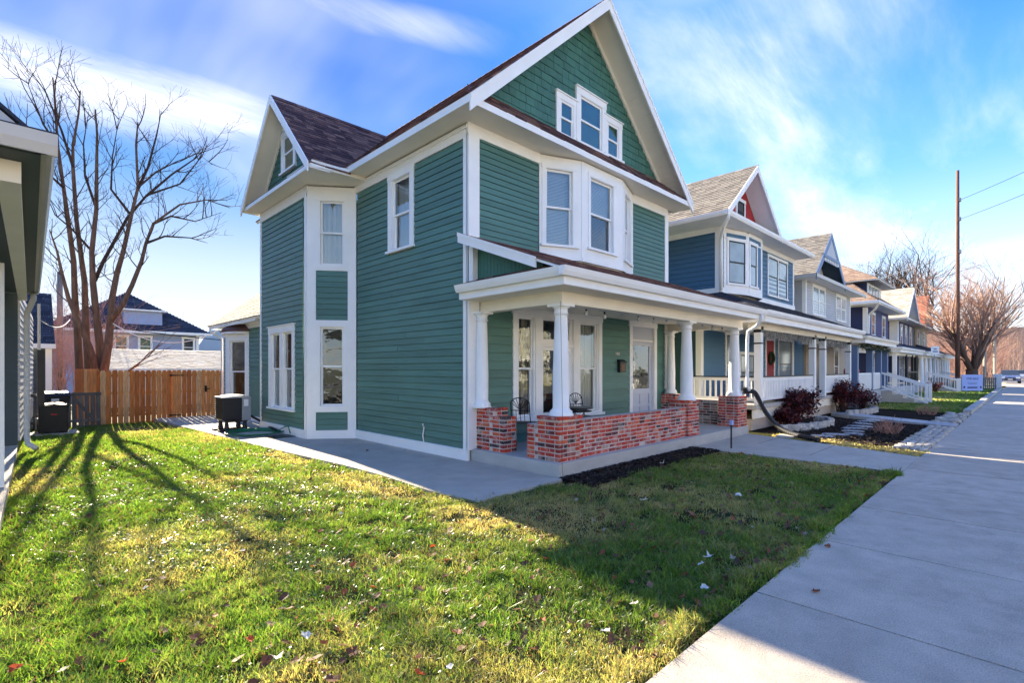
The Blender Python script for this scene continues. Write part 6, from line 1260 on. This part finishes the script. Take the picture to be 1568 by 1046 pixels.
# ============================================================ FALLEN LEAVES
def leafshape(mat, seed, lobes=5):
    r = random.Random(seed); vs = [(0, 0, .01)]; n = lobes*2
    for i in range(n):
        a = 2*math.pi*i/n; k = (1 if i % 2 == 0 else .68)*r.uniform(.55, 1.15); q = math.cos(a)*k*.5; vs.append((q*.8, math.sin(a)*k*.5, q*q*1.1+r.uniform(-.02, .16)))
    me = bpy.data.meshes.new('leaf_'+mat); me.from_pydata(vs, [], [(0, 1+i, 1+(i+1) % n) for i in range(n)]); me.materials.append(M[mat]); return me
LV = {m_: [leafshape(m_, s_) for s_ in range(3)] for m_ in ('leafw', 'leafr', 'leafb')}
LP_ = [('leafw', 2.69, 1.88, 0.13), ('leafw', 1.07, 3.05, 0.13), ('leafw', 1.30, 3.17, 0.11), ('leafw', 0.19, 3.75, 0.11), ('leafw', 1.48, 5.05, 0.08), ('leafw', 0.71, 4.72, 0.08), ('leafw', 1.74, 2.27, 0.09), ('leafw', 6.79, 2.67, 0.16), ('leafw', 5.70, 3.42, 0.16), ('leafw', 4.40, 1.99, 0.13), ('leafw', 8.13, 4.51, 0.20), ('leafw', 4.20, 1.96, 0.10), ('leafw', 3.15, 1.96, 0.10), ('leafw', 3.76, 1.73, 0.12), ('leafw', 2.67, 5.55, 0.08), ('leafr', 2.80, 3.92, 0.12), ('leafr', 0.44, 3.62, 0.12), ('leafr', 1.03, 3.37, 0.10), ('leafr', 1.58, 2.34, 0.12), ('leafr', 1.79, 4.24, 0.07), ('leafr', -0.00, 3.96, 0.12), ('leafr', 3.42, 2.31, 0.09), ('leafr', 10.16, 3.94, 0.16), ('leafr', 2.89, 7.98, 0.10), ('leafr', 3.50, 10.17, 0.10), ('leafr', 1.35, 3.44, 0.07), ('leafr', 2.51, 2.27, 0.07), ('leafb', 2.00, 2.53, 0.12), ('leafb', 2.95, 2.77, 0.10), ('leafb', 1.58, 3.06, 0.09), ('leafb', 1.49, 3.24, 0.09), ('leafb', 3.48, 1.77, 0.13), ('leafb', 3.47, 1.64, 0.13), ('leafb', 4.33, 1.12, 0.10), ('leafb', 5.51, 1.33, 0.12), ('leafb', 2.10, 5.61, 0.09), ('leafb', 1.95, 6.45, 0.09), ('leafb', 5.99, 10.07, 0.10), ('leafb', 5.16, 9.50, 0.14), ('leafb', 5.36, 9.19, 0.07), ('leafb', 5.75, 9.03, 0.06), ('leafb', 4.60, 5.06, 0.07), ('leafb', 1.62, 6.08, 0.08), ('leafb', 1.66, 2.47, 0.10)]
LEAFLAB = {'leafw': ['pale star shaped leaf on the grass at the bottom edge, nearest the middle', 'white lobed leaf low on the lawn, right of the leftmost pale ones', 'pale leaf just above and right of the white lobed one, low centre left', 'white leaf at the very bottom left of the lawn beside a red one', 'small pale leaf in the mid lawn, in line with the left tree shadow', 'small pale leaf in the left lawn on a patch of glinting grass', 'pale leaf at the bottom edge between two brown leaves', 'pale leaf in the shaded lawn close to the front walk', 'white leaf in the shaded lawn below the brick porch wall', 'pale leaf in the shaded lawn halfway to the sidewalk', 'whitish scrap by the bark mulch at the foot of the porch', 'pale leaf in the shade beside another, near the sunlight edge', 'pale leaf at the boundary of sun and shade near the sidewalk', 'whitish leaf in the shaded corner closest to the sidewalk', 'small round pale leaf in the sunny lawn, centre left'], 'leafr': ['bright red leaf alone on the sunlit lawn in the centre', 'red leaf pair at the bottom left of the lawn', 'orange red leaf low on the lawn, left of centre', 'orange red leaf at the bottom edge near the middle', 'tiny red leaf in the mid lawn, left of the bright lone one', 'dark red leaf in the bottom left corner', 'orange leaf near the sunlight edge by dry grass', 'orange brown leaf standing by the stake at the front walk', 'red leaf near the side path in the far lawn', 'red leaf farthest back by the side path', 'small red leaf in the near lawn, right of the white star leaf', 'small orange leaf in the near sunny lawn, right of centre'], 'leafb': ['brown leaf low on the sunny lawn, right of centre', 'dark brown curled leaf in the sunny lawn below the dry patch', 'small brown leaf in the near lawn by a fallen scrap', 'small brown leaf beside another in the near left lawn', 'brown leaf on the lawn close to the sunlit sidewalk corner', 'brown leaf beside the last lawn leaf before the sidewalk', 'curled brown leaf lying alone on the shaded sidewalk', 'brown leaf on the sidewalk edge farther up', 'brown leaf in the far left lawn', 'brown leaf farther left in the lawn, in the tree shadow', 'small brown leaf on the side path near the bay corner', 'large brown leaf on the side path below the white pipe', 'small brown leaf on the side path beside the large one', 'tiny brown leaf on the side path, nearest the porch', 'dark leaf on the side path edge where shade meets lawn', 'brown leaf in the left lawn between shadow stripes', 'brown leaf at the bottom edge near the middle']}
lab = {'leafw': ('curled pale underside of a fallen leaf lying on the lawn', 'pale fallen leaves on the lawn'), 'leafr': ('bright red orange fallen leaf lying on the lawn', 'red fallen leaves on the lawn'), 'leafb': ('brown curled fallen leaf lying on lawn or paving', 'brown fallen leaves in the yard')}
rnd = random.Random(77)
for (m_, x, y, s_) in LP_:
    z = .02 if inpoly(x, y, LAWN) else .005
    o = bpy.data.objects.new('fallen_leaf', rnd.choice(LV[m_])); link(o); o.location = (x, y, z); o.rotation_euler = (rnd.uniform(-.4, .4), rnd.uniform(-.4, .4), rnd.uniform(0, 6.28)); o.scale = (s_*.75, s_*.75, s_*.75); T(o, LEAFLAB[m_].pop(0), 'leaf', lab[m_][1])
def litter(n, seed, zone, label, mat='litter', sz=(.02, .05)):
    r = random.Random(seed); b = MB(); c = 0
    while c < n:
        x, y = zone(r)
        if x is None: continue
        c += 1; s_ = r.uniform(*sz); z = gh(x, y)+r.uniform(.015, .045); a0 = r.uniform(0, 6.28); tx, ty = r.uniform(-.6, .6), r.uniform(-.6, .6); m_ = 7; vs = [(x, y, z)]
        for k in range(m_):
            a = a0+2*math.pi*k/m_; q = s_*r.uniform(.45, 1.1); dx, dy = math.cos(a)*q, math.sin(a)*q*.75; vs.append((x+dx, y+dy, z+dx*tx+dy*ty+q*q*6*r.uniform(0, 1)))
        b.add(vs, [(0, 1+k, 1+(k+1) % m_) for k in range(m_)])
    o = b.build('leaf_litter', mat); T(o, label, 'leaves', kind='stuff')
def z1(r):
    d = r.random()**.8*10; x = r.uniform(.0, 10.3); y = r.uniform(1.5, 12)
    if not inpoly(x, y, LAWN): return None, None
    if r.random() > (1.0 if x > 5 or y < 4 else .35): return None, None
    return x, y
litter(1500, 3, z1, 'small scattered brown and tan leaf scraps over the lawn')
def z2(r):
    x = r.uniform(2.6, 10.3); y = 1.5+abs(r.gauss(0, .16))
    return x, y
litter(420, 4, z2, 'thin line of brown leaf scraps where lawn meets sidewalk')

# ============================================================ ACROSS THE STREET (seen in the window reflections)
for k, (x0, w_, m_, lab_) in enumerate(((-14, 9, 'cream', 'cream sunlit house across the street, farthest left'), (-2, 8.5, 'tansid', 'tan house directly across the street from the green house'), (9, 8, 'lgrey', 'pale grey house across the street opposite the front walk'), (20, 9, 'cream', 'cream house across the street opposite the blue house'), (32, 9, 'olive', 'olive house across the street opposite the grey house'))):
    h_ = thing('opposite_house', (x0+w_/2, -22, 0), lab_, 'house'); MB().box(x0, -30, -.1, x0+w_, -20, 5.6).build('wall', m_, h_)
    roof([(x0+w_+.4, -19.6, 5.6), (x0+w_+.4, -30, 5.6), (x0+w_/2, -30, 9), (x0+w_/2, -19.6, 9)], 'roofo', h_, tabs=False); roof([(x0-.4, -30, 5.6), (x0-.4, -19.6, 5.6), (x0+w_/2, -19.6, 9), (x0+w_/2, -30, 9)], 'roofo', h_, tabs=False)
    MB().prism([(x0, -20.1, 5.6), (x0+w_, -20.1, 5.6), (x0+w_/2, -20.1, 8.9)], (0, .1, 0)).build('gable_wall', m_, h_)
    Fo = Fr((x0+w_, -20), (x0, -20))
    for u in (1.0, 3.6, 6.2):
        for z in (.9, 3.6): flatwin(Fo, u, u+1.1, z, z+1.6, h_, frame='white')
    MB().box(x0, -20, 2.7, x0+w_, -17.8, 2.95).build('porch_roof', 'white', h_)
    for u in (.2, w_/2, w_-.2): MB().box(x0+u-.1, -17.95, 0, x0+u+.1, -17.8, 2.7).build('post', 'white', h_)
generic_tree('bare_tree', (3.5, -14.5, -.05), 9, .3, 'bare street tree across the road to the left', 'twigl', 'bark', 41, .5, 8, 2.2, .7, 3, (3, 4)); generic_tree('bare_tree', (17, -14.5, -.05), 9, .3, 'bare street tree across the road to the right', 'twigl', 'bark', 42, .5, 8, 2.2, .7, 3, (3, 4))
